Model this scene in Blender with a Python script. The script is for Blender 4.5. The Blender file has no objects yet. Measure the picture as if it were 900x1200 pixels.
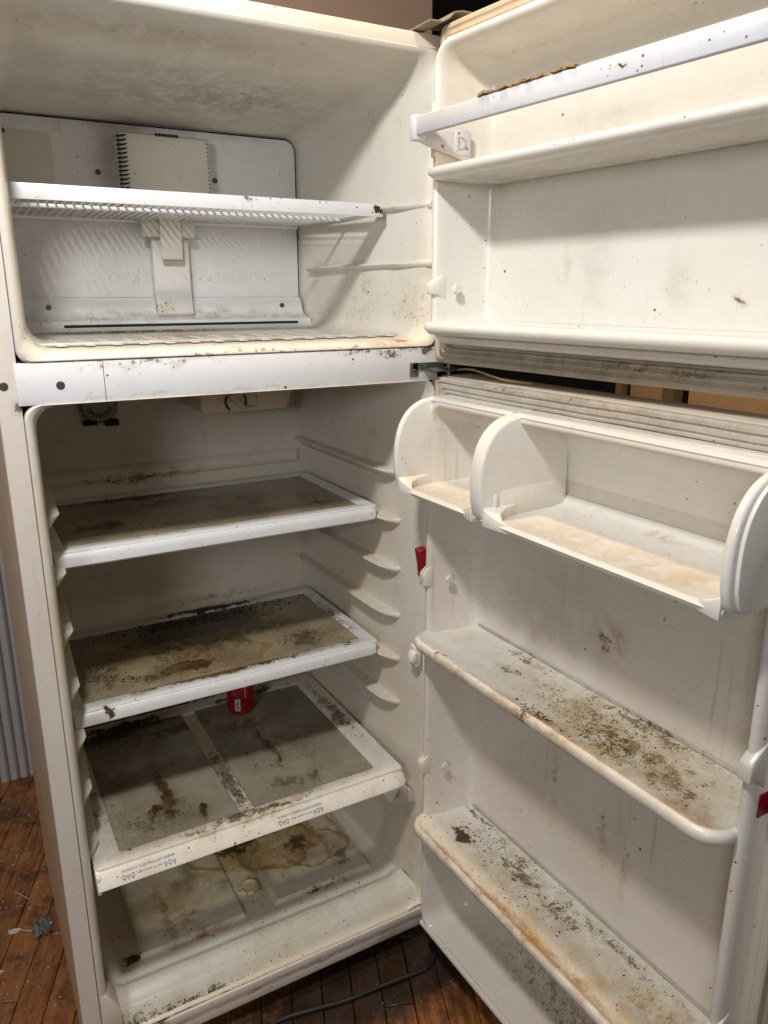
import bpy, bmesh, math, random
from mathutils import Vector, Matrix, noise as mnoise

random.seed(7)
S = bpy.context.scene
COL = S.collection
R = math.radians

# ------------------------------------------------------------------ camera
YAW, PITCH, ROLL = 0.5139, 0.2757, -0.0017
cam_d = bpy.data.cameras.new("camera")
cam = bpy.data.objects.new("camera", cam_d)
COL.objects.link(cam)
fw = Vector((math.sin(YAW) * math.cos(PITCH), math.cos(YAW) * math.cos(PITCH), -math.sin(PITCH)))
r0 = Vector((math.cos(YAW), -math.sin(YAW), 0))
u0 = r0.cross(fw)
rr = r0 * math.cos(ROLL) + u0 * math.sin(ROLL)
uu = -r0 * math.sin(ROLL) + u0 * math.cos(ROLL)
M = Matrix((rr, uu, -fw)).transposed().to_4x4()
M.translation = Vector((-.064, -1.2354, 1.4461))
cam.matrix_world = M
cam_d.sensor_fit = 'VERTICAL'
cam_d.sensor_height = 36
cam_d.sensor_width = 36
cam_d.lens = 908.0 / 1200 * 36
cam_d.clip_start = .02
cam_d.clip_end = 100
S.camera = cam

# ------------------------------------------------------------------ world, lamps, exposure
W = bpy.data.worlds.new("World")
S.world = W
W.use_nodes = True
bg = W.node_tree.nodes["Background"]
bg.inputs[0].default_value = (1, .87, .72, 1)
bg.inputs[1].default_value = .125


def lamp(name, loc, target, power, size, colr):
    l = bpy.data.lights.new(name, 'AREA')
    l.shape = 'DISK'
    l.size = size
    l.energy = power
    l.color = colr
    o = bpy.data.objects.new(name, l)
    COL.objects.link(o)
    o.location = loc
    o.rotation_euler = (Vector(target) - Vector(loc)).to_track_quat('-Z', 'Y').to_euler()
    return o


lamp("ceiling_lamp", (-.12, -.68, 2.26), (.45, .1, .8), 17.0, .14, (1, .98, .955))
lamp("warm_lamp", (.42, -.07, 2.75), (.6, -.3, 0), 15.0, .10, (1, .72, .43))
lamp("front_fill_lamp", (-1.35, -2.15, 1.78), (.40, .1, .7), 18.0, .6, (.95, .975, 1))  # added unseen fill lamp, lifts the lower shelves and the left side
S.view_settings.view_transform = 'Standard'
S.view_settings.look = 'None'
S.view_settings.exposure = 0
S.view_settings.gamma = 1
S.render.engine = 'CYCLES'
S.cycles.max_bounces = 8
S.cycles.diffuse_bounces = 4
S.cycles.use_adaptive_sampling = True
S.cycles.adaptive_threshold = .02
S.cycles.transparent_max_bounces = 8


# ------------------------------------------------------------------ node helpers
class NB:
    def __init__(s, name):
        s.mat = bpy.data.materials.new(name)
        s.mat.use_nodes = True
        s.t = s.mat.node_tree
        s.t.nodes.clear()
        s.out = s.t.nodes.new('ShaderNodeOutputMaterial')

    def n(s, typ, **kw):
        nd = s.t.nodes.new(typ)
        for k, v in kw.items():
            setattr(nd, k, v)
        return nd

    def put(s, sock, v):
        if hasattr(v, 'is_linked') or isinstance(v, bpy.types.NodeSocket):
            s.t.links.new(v, sock)
        elif isinstance(v, (tuple, list)):
            sock.default_value = tuple(v) + ((1,) if len(v) == 3 and sock.type == 'RGBA' else ())
        else:
            sock.default_value = v

    def math(s, op, a, b=0., clamp=False):
        nd = s.n('ShaderNodeMath', operation=op, use_clamp=clamp)
        s.put(nd.inputs[0], a)
        s.put(nd.inputs[1], b)
        return nd.outputs[0]

    def vm(s, op, a, b=(0, 0, 0)):
        nd = s.n('ShaderNodeVectorMath', operation=op)
        s.put(nd.inputs[0], a)
        s.put(nd.inputs[1], b)
        return nd.outputs['Value'] if op in ('LENGTH', 'DOT_PRODUCT', 'DISTANCE') else nd.outputs[0]

    def noise(s, vec, scale, detail=4, rough=.55, col=False):
        nd = s.n('ShaderNodeTexNoise')
        s.put(nd.inputs['Vector'], vec)
        nd.inputs['Scale'].default_value = scale
        nd.inputs['Detail'].default_value = detail
        nd.inputs['Roughness'].default_value = rough
        return nd.outputs['Color' if col else 'Fac']

    def mr(s, v, a, b, c=0., d=1., smooth=True):
        nd = s.n('ShaderNodeMapRange', interpolation_type='SMOOTHSTEP' if smooth else 'LINEAR')
        s.put(nd.inputs[0], v)
        for i, q in enumerate((a, b, c, d)):
            s.put(nd.inputs[i + 1], q)
        return nd.outputs[0]

    def mix(s, f, a, b):
        nd = s.n('ShaderNodeMix', data_type='RGBA')
        s.put(nd.inputs[0], f)
        s.put(nd.inputs[6], a)
        s.put(nd.inputs[7], b)
        return nd.outputs[2]

    def coords(s):
        return s.n('ShaderNodeTexCoord').outputs['Object']

    def specks(s, P, scale, frac, rad):
        v = s.n('ShaderNodeTexVoronoi')
        s.put(v.inputs['Vector'], P)
        v.inputs['Scale'].default_value = scale
        sep = s.n('ShaderNodeSeparateColor')
        s.t.links.new(v.outputs['Color'], sep.inputs[0])
        pres = s.math('LESS_THAN', sep.outputs[0], frac)
        rr_ = s.math('MULTIPLY', sep.outputs[1], rad)
        d = s.math('LESS_THAN', v.outputs['Distance'], rr_)
        return s.math('MULTIPLY', pres, d)

    def bump(s, h, strength, dist=.001):
        b = s.n('ShaderNodeBump')
        s.put(b.inputs['Height'], h)
        b.inputs['Strength'].default_value = strength
        b.inputs['Distance'].default_value = dist
        return b.outputs[0]

    def bsdf(s, colr, rough=.5, metal=0., normal=None, spec=.5):
        p = s.n('ShaderNodeBsdfPrincipled')
        s.put(p.inputs['Base Color'], colr)
        s.put(p.inputs['Roughness'], rough)
        s.put(p.inputs['Metallic'], metal)
        p.inputs['Specular IOR Level'].default_value = spec
        if normal is not None:
            s.t.links.new(normal, p.inputs['Normal'])
        return p.outputs[0]

    def done(s, sh):
        s.t.links.new(sh, s.out.inputs[0])
        return s.mat


STAIN_COL = dict(mold=(.032, .022, .010), brown=(.062, .039, .018), yellow=(.52, .345, .09), green=(.105, .078, .030),
                 rust=(.36, .17, .045), pink=(.24, .13, .10), grime=(.25, .21, .15), tan=(.55, .40, .22),
                 ring=(.31, .175, .03), black=(.012, .011, .009))


def stain_layers(b, P, c, stains):
    """mix a list of stains, each with a shape and a place of its own, over colour c"""
    if not stains:
        return c, None
    wob = b.vm('SUBTRACT', b.noise(P, 22, 3, .6, col=True), (.5, .5, .5))
    wob = b.vm('SCALE', wob)
    wob.node.inputs['Scale'].default_value = .05
    PW = b.vm('ADD', P, wob)
    fine = b.math('ADD', b.math('MULTIPLY', b.noise(P, 58, 5, .72), .5), b.math('MULTIPLY', b.noise(P, 220, 4, .75), .5))
    mid = b.noise(PW, 26, 6, .72)
    dots = b.math('MAXIMUM', b.specks(P, 105, .5, .46), b.specks(P, 210, .55, .48))
    grain = b.noise(P, 330, 3, .7)
    tone = b.mr(b.noise(P, 75, 4, .7), .35, .68)
    tot = None
    for kind, ctr, rad, k in stains:
        d = b.vm('LENGTH', b.vm('DIVIDE', b.vm('SUBTRACT', PW, ctr), rad))
        halo = None
        if kind == 'ring':
            m = b.math('MULTIPLY', b.mr(d, .76, .93), b.mr(d, 1.0, .95))
            m = b.math('MULTIPLY', m, b.mr(mid, .25, .6))
            m = b.math('MAXIMUM', m, b.math('MULTIPLY', b.mr(d, 1, .8), .22))
        else:
            f = b.mr(d, 1.15, .1)
            if kind in ('mold', 'black', 'brown', 'green'):
                kk = min(k, 1.4)
                thr = b.math('SUBTRACT', .70, b.math('MULTIPLY', f, .30 * kk))
                src = fine if kind in ('mold', 'black') else b.math('ADD', b.math('MULTIPLY', mid, .45), b.math('MULTIPLY', fine, .55))
                m = b.mr(b.math('SUBTRACT', src, thr), -.012, .045)
                m = b.math('MULTIPLY', m, b.mr(f, 0, .2))
                m = b.math('MULTIPLY', m, b.mr(b.math('ADD', grain, b.math('MULTIPLY', f, .22)), .40, .62, .25, 1))
                if kind in ('mold', 'black'):
                    dm_ = b.math('MULTIPLY', dots, b.mr(b.math('ADD', f, b.math('MULTIPLY', mid, .8)), .55, 1.1, 0, .9))
                    m = b.math('MAXIMUM', m, dm_)
                halo = b.math('MULTIPLY', b.math('MULTIPLY', f, b.mr(mid, .34, .62, .08, 1)), .55 * min(k, 1))
            else:
                m = b.math('MULTIPLY', f, b.mr(b.math('ADD', b.math('MULTIPLY', mid, .6), b.math('MULTIPLY', fine, .4)), .36, .62, .12, 1))
        if halo is not None:
            c = b.mix(halo, c, dict(mold=(.40, .285, .115), black=(.085, .062, .03), brown=(.37, .25, .105), green=(.47, .35, .14))[kind])
        m = b.math('MULTIPLY', m, min(k, 1.0), clamp=True)
        sc_ = STAIN_COL[kind]
        if kind in ('mold', 'brown', 'green', 'rust'):
            sc_ = b.mix(tone, tuple(q * .6 for q in sc_), (sc_[0] * 1.5 + .012, sc_[1] * 1.4 + .008, sc_[2] * 1.25))
        c = b.mix(m, c, sc_)
        tot = m if tot is None else b.math('MAXIMUM', tot, m)
    return c, tot


def plastic(name, base=(.74, .69, .59), yel=.3, dirt=.3, speck=.3, rough=.32, stains=(), ycol=(.62, .47, .27), streak=0., spec=.5,
            mottled=.0):
    b = NB(name)
    P = b.coords()
    c = base
    c = b.mix(b.math('MULTIPLY', b.mr(b.noise(P, 5, 3), .35, .75), yel), c, ycol)
    if mottled:
        c = b.mix(b.math('MULTIPLY', b.mr(b.noise(P, 30, 6, .7), .45, .72), mottled), c, (.50, .38, .20))
    g = b.mr(b.noise(P, 9, 6, .74), .5, .74)
    c = b.mix(b.math('MULTIPLY', g, dirt * .8), c, (.42, .325, .20))
    if streak:
        st = b.vm('MULTIPLY', P, (70, 70, 3))
        m = b.math('MULTIPLY', b.mr(b.noise(st, 1, 4, .6), .56, .78), b.mr(b.noise(P, 4, 2), .4, .65))
        c = b.mix(b.math('MULTIPLY', m, streak), c, (.30, .25, .18))
    c, tot = stain_layers(b, P, c, stains)
    if speck:
        area = b.mr(b.noise(P, 6, 3, .6), .42, .68)
        s1 = b.specks(P, 60, .16 * speck, .17)
        s2 = b.specks(P, 150, .22 * speck, .24)
        m = b.math('MULTIPLY', b.math('MAXIMUM', s1, s2), b.mr(area, 0, .5, .15, 1))
        c = b.mix(b.math('MULTIPLY', m, .95), c, (.055, .040, .022))
    sc1 = b.mr(b.noise(b.vm('MULTIPLY', P, (9, 9, 160)), 1.6, 3, .6), .66, .72)
    sc2 = b.mr(b.noise(b.vm('MULTIPLY', P, (150, 150, 7)), 1.4, 3, .6), .67, .73)
    scm = b.math('MULTIPLY', b.math('MAXIMUM', sc1, sc2), b.mr(b.noise(P, 7, 2), .45, .62))
    c = b.mix(b.math('MULTIPLY', scm, .22 + .4 * dirt), c, (.30, .245, .17))
    ro = b.mr(b.noise(P, 14, 4, .65), .3, .75, rough - .10, rough + .16)
    if tot is not None:
        ro = b.math('ADD', ro, b.math('MULTIPLY', tot, .3))
    h = b.noise(P, 120, 3, .6)
    return b.done(b.bsdf(c, ro, 0, b.bump(h, .12, .0008), spec))


def plain(name, colr, rough=.5, metal=0., var=.25, scale=20):
    b = NB(name)
    P = b.coords()
    dark = tuple(q * (1 - var) for q in colr)
    c = b.mix(b.noise(P, scale, 6, .65), dark, colr)
    return b.done(b.bsdf(c, rough, metal, b.bump(b.noise(P, scale * 6, 4), .2, .0006)))


def glass_mat(name, film=(.46, .385, .255), film_amt=.55, stains=(), spread=1.):
    """thin dirty pane: clear glass under a film of grime"""
    b = NB(name)
    P = b.coords()
    tr = b.n('ShaderNodeBsdfTransparent')
    tr.inputs[0].default_value = (.94, .955, .93, 1)
    gl = b.n('ShaderNodeBsdfGlossy')
    gl.inputs['Roughness'].default_value = .07
    fr = b.n('ShaderNodeFresnel')
    fr.inputs[0].default_value = 1.5
    ms = b.n('ShaderNodeMixShader')
    b.t.links.new(fr.outputs[0], ms.inputs[0])
    b.t.links.new(tr.outputs[0], ms.inputs[1])
    b.t.links.new(gl.outputs[0], ms.inputs[2])
    sc = b.vm('MULTIPLY', P, (2.5, 60, 1))
    scr = b.mr(b.noise(sc, 1.2, 3), .60, .75)
    base = b.mix(b.mr(b.noise(P, 13, 5, .6), .35, .65), tuple(q * .78 for q in film), film)
    base = b.mix(b.math('MULTIPLY', scr, .30), base, (.62, .56, .42))
    c, tot = stain_layers(b, P, base, stains)
    film_m = b.math('MULTIPLY', b.mr(b.noise(P, 7, 5, .62), .32, .68, .7, 1.12), film_amt, clamp=True)
    sp = b.math('MAXIMUM', b.specks(P, 70, .25 * spread, .22), b.specks(P, 150, .3 * spread, .28))
    sp = b.math('MULTIPLY', sp, b.mr(b.noise(P, 8, 3), .42, .62))
    c = b.mix(sp, c, (.045, .035, .02))
    cov = b.math('MAXIMUM', film_m, sp)
    if tot is not None:
        cov = b.math('MAXIMUM', cov, tot)
    df = b.bsdf(c, b.mr(b.noise(P, 10, 4), .35, .65, .10, .34))
    m2 = b.n('ShaderNodeMixShader')
    b.t.links.new(cov, m2.inputs[0])
    b.t.links.new(ms.outputs[0], m2.inputs[1])
    b.t.links.new(df, m2.inputs[2])
    return b.done(m2.outputs[0])


# ------------------------------------------------------------------ mesh helpers
def finish(name, bm, mat, parent=None, loc=None, smooth=True, angle=38):
    bmesh.ops.remove_doubles(bm, verts=bm.verts, dist=1e-6)
    bmesh.ops.recalc_face_normals(bm, faces=bm.faces)
    me = bpy.data.meshes.new(name)
    bm.to_mesh(me)
    bm.free()
    if smooth:
        me.polygons.foreach_set('use_smooth', [True] * len(me.polygons))
        me.set_sharp_from_angle(angle=R(angle))
    me.materials.append(mat)
    o = bpy.data.objects.new(name, me)
    COL.objects.link(o)
    if parent is not None:
        o.parent = parent
    if loc is not None:
        o.location = loc
    return o


def like(o, parent, loc=(0, 0, 0), rot=None, name=None):
    c = o.copy()
    if name:
        c.name = name
    COL.objects.link(c)
    c.parent = parent
    c.location = loc
    if rot is not None:
        c.rotation_euler = rot
    return c


def empty(name, loc=(0, 0, 0)):
    o = bpy.data.objects.new(name, None)
    o.empty_display_size = .05
    COL.objects.link(o)
    o.location = loc
    return o


def tag(o, label=None, cat=None, group=None, kind=None):
    for k, v in (('label', label), ('category', cat), ('group', group), ('kind', kind)):
        if v:
            o[k] = v
    return o


def add_box(bm, x0, x1, y0, y1, z0, z1, bev=0., seg=2, mat4=None):
    t = bmesh.new()
    bmesh.ops.create_cube(t, size=1)
    for v in t.verts:
        v.co = Vector((x0 + (v.co.x + .5) * (x1 - x0), y0 + (v.co.y + .5) * (y1 - y0), z0 + (v.co.z + .5) * (z1 - z0)))
    if bev:
        bmesh.ops.bevel(t, geom=t.edges[:], offset=bev, segments=seg, profile=.5, affect='EDGES')
    if mat4 is not None:
        t.transform(mat4)
    me = bpy.data.meshes.new("tmp")
    t.to_mesh(me)
    t.free()
    bm.from_mesh(me)
    bpy.data.meshes.remove(me)


def box(name, x0, x1, y0, y1, z0, z1, mat, parent=None, bev=.002, seg=2):
    bm = bmesh.new()
    add_box(bm, x0, x1, y0, y1, z0, z1, bev, seg)
    return finish(name, bm, mat, parent)


def rrect(x0, x1, z0, z1, r, seg=6):
    r = min(r, (x1 - x0) / 2 - 1e-4, (z1 - z0) / 2 - 1e-4)
    p = []
    for cx, cz, a0 in ((x1 - r, z1 - r, 0), (x0 + r, z1 - r, 90), (x0 + r, z0 + r, 180), (x1 - r, z0 + r, 270)):
        for i in range(seg + 1):
            a = R(a0 + 90 * i / seg)
            p.append((cx + r * math.cos(a), cz + r * math.sin(a)))
    return p


def add_loft(bm, rings, cap0=False, cap1=False, closed=True):
    vs = [[bm.verts.new(p) for p in rg] for rg in rings]
    n = len(vs[0])
    for a, b_ in zip(vs, vs[1:]):
        for i in range(n if closed else n - 1):
            j = (i + 1) % n
            bm.faces.new((a[i], a[j], b_[j], b_[i]))
    if cap0:
        bm.faces.new(vs[0])
    if cap1:
        bm.faces.new(vs[-1])


def add_tube(bm, path, r, seg=8, cap=True):
    path = [Vector(p) for p in path]
    rings = []
    up = None
    for i, p in enumerate(path):
        d = (path[min(i + 1, len(path) - 1)] - path[max(i - 1, 0)]).normalized()
        if up is None:
            up = d.orthogonal().normalized()
        up = (up - d * up.dot(d)).normalized()
        sd = d.cross(up)
        ri = r[i] if isinstance(r, (list, tuple)) else r
        rings.append([p + up * math.cos(2 * math.pi * k / seg) * ri + sd * math.sin(2 * math.pi * k / seg) * ri for k in range(seg)])
    add_loft(bm, rings, cap, cap)


def add_prism(bm, poly, f0, f1, bev=0., seg=2):
    """poly list of 2-d points; f0/f1 map a 2-d point to the two end positions"""
    t = bmesh.new()
    a = [t.verts.new(f0(p)) for p in poly]
    b_ = [t.verts.new(f1(p)) for p in poly]
    n = len(poly)
    t.faces.new(a)
    t.faces.new(b_)
    for i in range(n):
        t.faces.new((a[i], a[(i + 1) % n], b_[(i + 1) % n], b_[i]))
    bmesh.ops.recalc_face_normals(t, faces=t.faces)
    if bev:
        es = [e for e in t.edges if len(e.link_faces) == 2 and e.calc_face_angle(0) > R(35)]
        bmesh.ops.bevel(t, geom=es, offset=bev, segments=seg, profile=.5, affect='EDGES')
    me = bpy.data.meshes.new("tmp")
    t.to_mesh(me)
    t.free()
    bm.from_mesh(me)
    bpy.data.meshes.remove(me)


def disc(name, c, r, h, axis, mat, parent=None, seg=20, bev=.0008):
    """short cylinder from c along axis"""
    bm = bmesh.new()
    q = Vector(axis).normalized()
    a = q.orthogonal().normalized()
    b_ = q.cross(a)
    c = Vector(c)
    rings = []
    for rad, t in ((r, 0), (r, h - bev), (r - bev, h)):
        rings.append([c + q * t + (a * math.cos(2 * math.pi * k / seg) + b_ * math.sin(2 * math.pi * k / seg)) * rad for k in range(seg)])
    add_loft(bm, rings, True, True)
    return finish(name, bm, mat, parent)


def text_mesh(name, body, size, mat, parent, mw, extr=.0001):
    cu = bpy.data.curves.new(name, 'FONT')
    cu.body = body
    cu.size = size
    cu.extrude = extr
    cu.align_x = 'LEFT'
    cu.resolution_u = 2
    tmp = bpy.data.objects.new("tmp", cu)
    COL.objects.link(tmp)
    bpy.context.view_layer.update()
    me = bpy.data.meshes.new_from_object(tmp.evaluated_get(bpy.context.evaluated_depsgraph_get()))
    bpy.data.objects.remove(tmp)
    me.name = name
    me.transform(mw)
    me.materials.clear()
    me.materials.append(mat)
    o = bpy.data.objects.new(name, me)
    COL.objects.link(o)
    o.parent = parent
    return o


def crumbs(name, sampler, n, smin, smax, mat, label, flat=.5):
    """loose specks too many to count, one mesh"""
    vs, fs = [], []
    for _ in range(n):
        p = sampler()
        if p is None:
            continue
        p = Vector(p)
        s = smin + (smax - smin) * random.random() ** 2.5
        k = len(vs)
        a0 = random.random() * 6.28
        m = random.choice((4, 5, 6))
        st = .5 + random.random()
        for i in range(m):
            a = a0 + 6.283 * i / m
            q = s * (.6 + .6 * random.random())
            vs.append((p.x + math.cos(a) * q * st, p.y + math.sin(a) * q / st, p.z - .0002))
        vs.append((p.x + random.uniform(-.3, .3) * s, p.y + random.uniform(-.3, .3) * s, p.z + s * flat * random.uniform(.5, 1.2)))
        for i in range(m):
            fs.append((k + i, k + (i + 1) % m, k + m))
    me = bpy.data.meshes.new(name)
    me.from_pydata(vs, [], fs)
    me.materials.append(mat)
    o = bpy.data.objects.new(name, me)
    COL.objects.link(o)
    tag(o, label, None, None, 'stuff')
    return o


# ------------------------------------------------------------------ materials
CREAM = (.745, .705, .625)
WHITE = (.80, .80, .81)
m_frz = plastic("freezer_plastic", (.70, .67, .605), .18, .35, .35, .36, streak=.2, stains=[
    ('mold', (.48, .27, 1.79), (.15, .10, .06), .52), ('grime', (.38, .28, 1.79), (.38, .24, .06), .62), ('tan', (.35, .08, 1.82), (.35, .06, .03), .4), ('grime', (.25, .06, 1.82), (.3, .05, .05), .35),  # wide ceiling grime: real dirt, with ceiling shade painted in too
    ('mold', (.70, .20, 1.43), (.05, .10, .07), .30), ('mold', (.72, .05, 1.42), (.05, .07, .06), .38),
    ('brown', (.66, .01, 1.36), (.12, .03, .025), .75), ('yellow', (.68, .01, 1.36), (.10, .04, .03), .5), ('mold', (.4, .0, 1.352), (.35, .02, .006), .6),
    ('mold', (.3, .40, 1.375), (.3, .1, .03), .75), ('grime', (.35, .22, 1.37), (.4, .3, .02), .85), ('brown', (.4, .1, 1.37), (.35, .1, .02), .6),
    ('brown', (.06, .03, 1.36), (.04, .05, .04), .7), ('grime', (.6, .3, 1.65), (.1, .2, .15), .3)])
m_frdg = plastic("fridge_plastic", (.70, .655, .57), .3, .35, .3, .36, streak=.35, stains=[
    ('mold', (.30, .55, 1.040), (.22, .03, .016), .8), ('mold', (.27, .56, 1.10), (.07, .04, .05), .35),
    ('mold', (.45, .56, .712), (.22, .05, .022), .62), ('brown', (.3, .56, .45), (.3, .06, .05), 1.0),
    ('mold', (.16, .56, .43), (.12, .08, .05), 1.1), ('brown', (.72, .03, .3), (.03, .06, .25), .5)])
m_floor_liner = plastic("fridge_floor_plastic", (.785, .75, .66), .25, .45, 1.6, .30, stains=[
    ('yellow', (.44, .30, .12), (.30, .18, .06), 1.0), ('yellow', (.52, .30, .12), (.14, .10, .06), 1.0), ('ring', (.38, .35, .12), (.10, .07, .05), .9),
    ('ring', (.50, .31, .12), (.10, .10, .05), .95), ('ring', (.58, .25, .12), (.09, .07, .05), .9), ('brown', (.43, .36, .12), (.14, .07, .05), 1.0),
    ('brown', (.54, .29, .12), (.10, .07, .05), .9), ('rust', (.56, .36, .12), (.05, .03, .05), 1.), ('ring', (.394, .212, .12), (.028, .024, .05), 1.),
    ('yellow', (.21, .25, .12), (.17, .14, .06), .8), ('brown', (.113, .135, .12), (.035, .03, .05), 1.2),
    ('brown', (.22, .17, .12), (.1, .05, .05), .7), ('brown', (.62, .2, .12), (.1, .12, .05), .7), ('mold', (.10, .01, .11), (.1, .02, .03), .7),
    ('mold', (.20, -.002, .103), (.26, .02, .020), .95), ('black', (.13, -.004, .101), (.10, .02, .016), .95), ('tan', (.4, .02, .11), (.4, .05, .03), .2),
    ('rust', (.20, .22, .12), (.014, .11, .05), 1.), ('rust', (.6, .30, .12), (.014, .18, .05), 1.), ('rust', (.655, .30, .12), (.012, .2, .05), .9),
    ('rust', (.24, .19, .12), (.10, .012, .05), .9), ('rust', (.25, .132, .12), (.12, .012, .05), .9), ('brown', (.53, .131, .12), (.12, .012, .05), .9)])
m_flange = plastic("painted_flange", (.70, .635, .565), .2, .2, .35, .38, stains=[
    ('rust', (.018, 0, .99), (.005, .03, .12), .18), ('brown', (.034, 0, .25), (.005, .02, .13), .55),
    ('brown', (.03, 0, 1.285), (.03, .02, .012), .8)])
m_side = plastic("almond_side", (.74, .55, .39), .25, .2, .1, .42, ycol=(.5, .36, .22))
m_rail = plastic("white_rail", (.77, .77, .785), .05, .22, 1.5, .38, stains=[
    ('mold', (.23, 0, 1.345), (.16, .02, .010), .7), ('mold', (.62, 0, 1.345), (.14, .02, .014), .85),
    ('grime', (.3, 0, 1.29), (.4, .02, .006), .35), ('brown', (.445, 0, 1.292), (.008, .02, .006), 1.3),
    ('brown', (.72, 0, 1.345), (.05, .02, .012), .9)])
m_cover = plastic("cover_white", (.76, .765, .77), .03, .2, .55, .36, stains=[
    ('mold', (.4, .48, 1.48), (.3, .05, .02), .22), ('grime', (.4, .45, 1.40), (.35, .06, .02), .8),
    ('grime', (.38, .48, 1.765), (.3, .03, .02), .6), ('grime', (.28, .48, 1.7), (.04, .04, .1), .5),
    ('mold', (.2, .45, 1.39), (.14, .06, .012), .7), ('mold', (.6, .45, 1.39), (.12, .06, .012), .6)])
m_beige = plastic("beige_cover", (.64, .615, .55), .12, .15, .5, .4)
m_duct = plastic("duct_cover", (.71, .70, .66), .1, .25, .35, .38, stains=[('mold', (.36, .46, 1.42), (.06, .05, .02), .8),
                                                                         ('mold', (.33, .46, 1.5), (.012, .05, .1), .6)])
m_clip = plastic("yellowed_clip", (.63, .605, .53), .35, .3, .1, .25, ycol=(.5, .38, .16))
m_shelf = plastic("shelf_white", (.82, .82, .83), .05, .2, .7, .34)
m_wire = plastic("wire_white", (.80, .81, .83), .04, .15, .3, .34)
m_trim = plastic("freezer_shelf_trim", (.78, .785, .81), .04, .18, 1.3, .34, stains=[
    ('mold', (.68, .1, 1.59), (.018, .03, .012), 1.1), ('mold', (.43, .1, 1.60), (.03, .03, .01), .8)])
m_dark = plain("dark_gap", (.018, .016, .014), .8)
m_black = plain("black_rubber", (.015, .015, .016), .55)
m_screw = plain("dull_screw", (.12, .11, .10), .45, .6)
m_steel = plain("hinge_steel", (.26, .26, .25), .42, .85, .5, 60)
m_thermo = plastic("thermostat_tan", (.62, .52, .40), .2, .15, .1, .4)
m_knob = plastic("knob_tan", (.58, .45, .30), .2, .2, .1, .35)
m_ink = plain("blue_ink", (.05, .07, .26), .6)
m_ink2 = plain("dark_ink", (.03, .03, .035), .6)
m_red = plain("red_tape_plastic", (.30, .008, .018), .4, 0, .45, 50)

# ------------------------------------------------------------------ SETTING
# wood plank floor
b = NB("old_varnished_boards")
P = b.coords()
oi = b.n('ShaderNodeObjectInfo')
rnd = oi.outputs['Random']
pv = b.vm('ADD', b.vm('MULTIPLY', P, (14, 1.6, 14)), oi.outputs['Location'])
gr = b.noise(pv, 4, 8, .68)
c = b.mix(b.mr(gr, .3, .7), (.10, .036, .013), (.36, .135, .042))
c = b.mix(b.math('MULTIPLY', rnd, .35), c, (.44, .19, .06))
GP = b.n('ShaderNodeNewGeometry').outputs['Position']
wear = b.mr(b.noise(b.vm('MULTIPLY', GP, (1, 1, 1)), 9, 9, .75), .52, .72)
c = b.mix(b.math('MULTIPLY', wear, .75), c, (.40, .24, .11))
grm = b.mr(b.noise(GP, 7, 8, .74), .47, .60)
c = b.mix(b.math('MULTIPLY', grm, .7), c, (.045, .024, .013))
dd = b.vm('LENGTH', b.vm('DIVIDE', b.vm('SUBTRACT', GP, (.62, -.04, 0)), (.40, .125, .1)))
grime_shade = b.mr(b.math('ADD', dd, b.math('MULTIPLY', b.noise(GP, 30, 6, .7), .9)), 1.75, 1.05)  # dark patch before the fridge: floor grime and shade painted together
c = b.mix(b.math('MULTIPLY', grime_shade, .93), c, (.012, .009, .007))
c = b.mix(b.math('MULTIPLY', b.specks(GP, 60, .10, .22), b.mr(b.noise(GP, 5, 2), .45, .6)), c, (.5, .45, .38))
scf = b.mr(b.noise(b.vm('MULTIPLY', GP, (60, 60, 60)), 1.2, 6, .8), .64, .72)
c = b.mix(b.math('MULTIPLY', scf, .45), c, (.30, .22, .13))
ro = b.mr(b.noise(GP, 12, 5), .3, .7, .25, .6)
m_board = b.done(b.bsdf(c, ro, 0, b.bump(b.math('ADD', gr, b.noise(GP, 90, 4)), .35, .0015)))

ground = bmesh.new()
add_box(ground, -6, 8, -6, 8, -.12, -.022)
ground = finish("ground", ground, plain("subfloor_dirt", (.012, .009, .007), .9))
tag(ground, kind='structure')
floor = empty("floor", (.38, .2, 0))
tag(floor, "worn reddish brown wooden plank floor", None, None, 'structure')
PW = .064
ang = R(21)
first = None
bmp = bmesh.new()
add_box(bmp, -PW / 2 + .0008, PW / 2 - .0008, -.2392, .2392, -.02, 0, .0016, 1)
base_board = None
cnt = 0
for i in range(-14, 19):
    for j in range(-3, 4):
        off = (i * 37 % 11) / 11 * .48
        lx, ly = i * PW, j * .48 + off + .1
        wx = math.cos(ang) * lx + math.sin(ang) * ly
        wy = -math.sin(ang) * lx + math.cos(ang) * ly
        if not (-.75 < wx < 1.5 and -.95 < wy < 1.4):
            continue
        if base_board is None:
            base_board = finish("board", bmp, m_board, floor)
            o = base_board
        else:
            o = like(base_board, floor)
        o.location = (wx, wy, random.uniform(-.0008, .0008))
        o.rotation_euler = (random.uniform(-.0015, .0015), random.uniform(-.006, .006), -ang)

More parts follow.
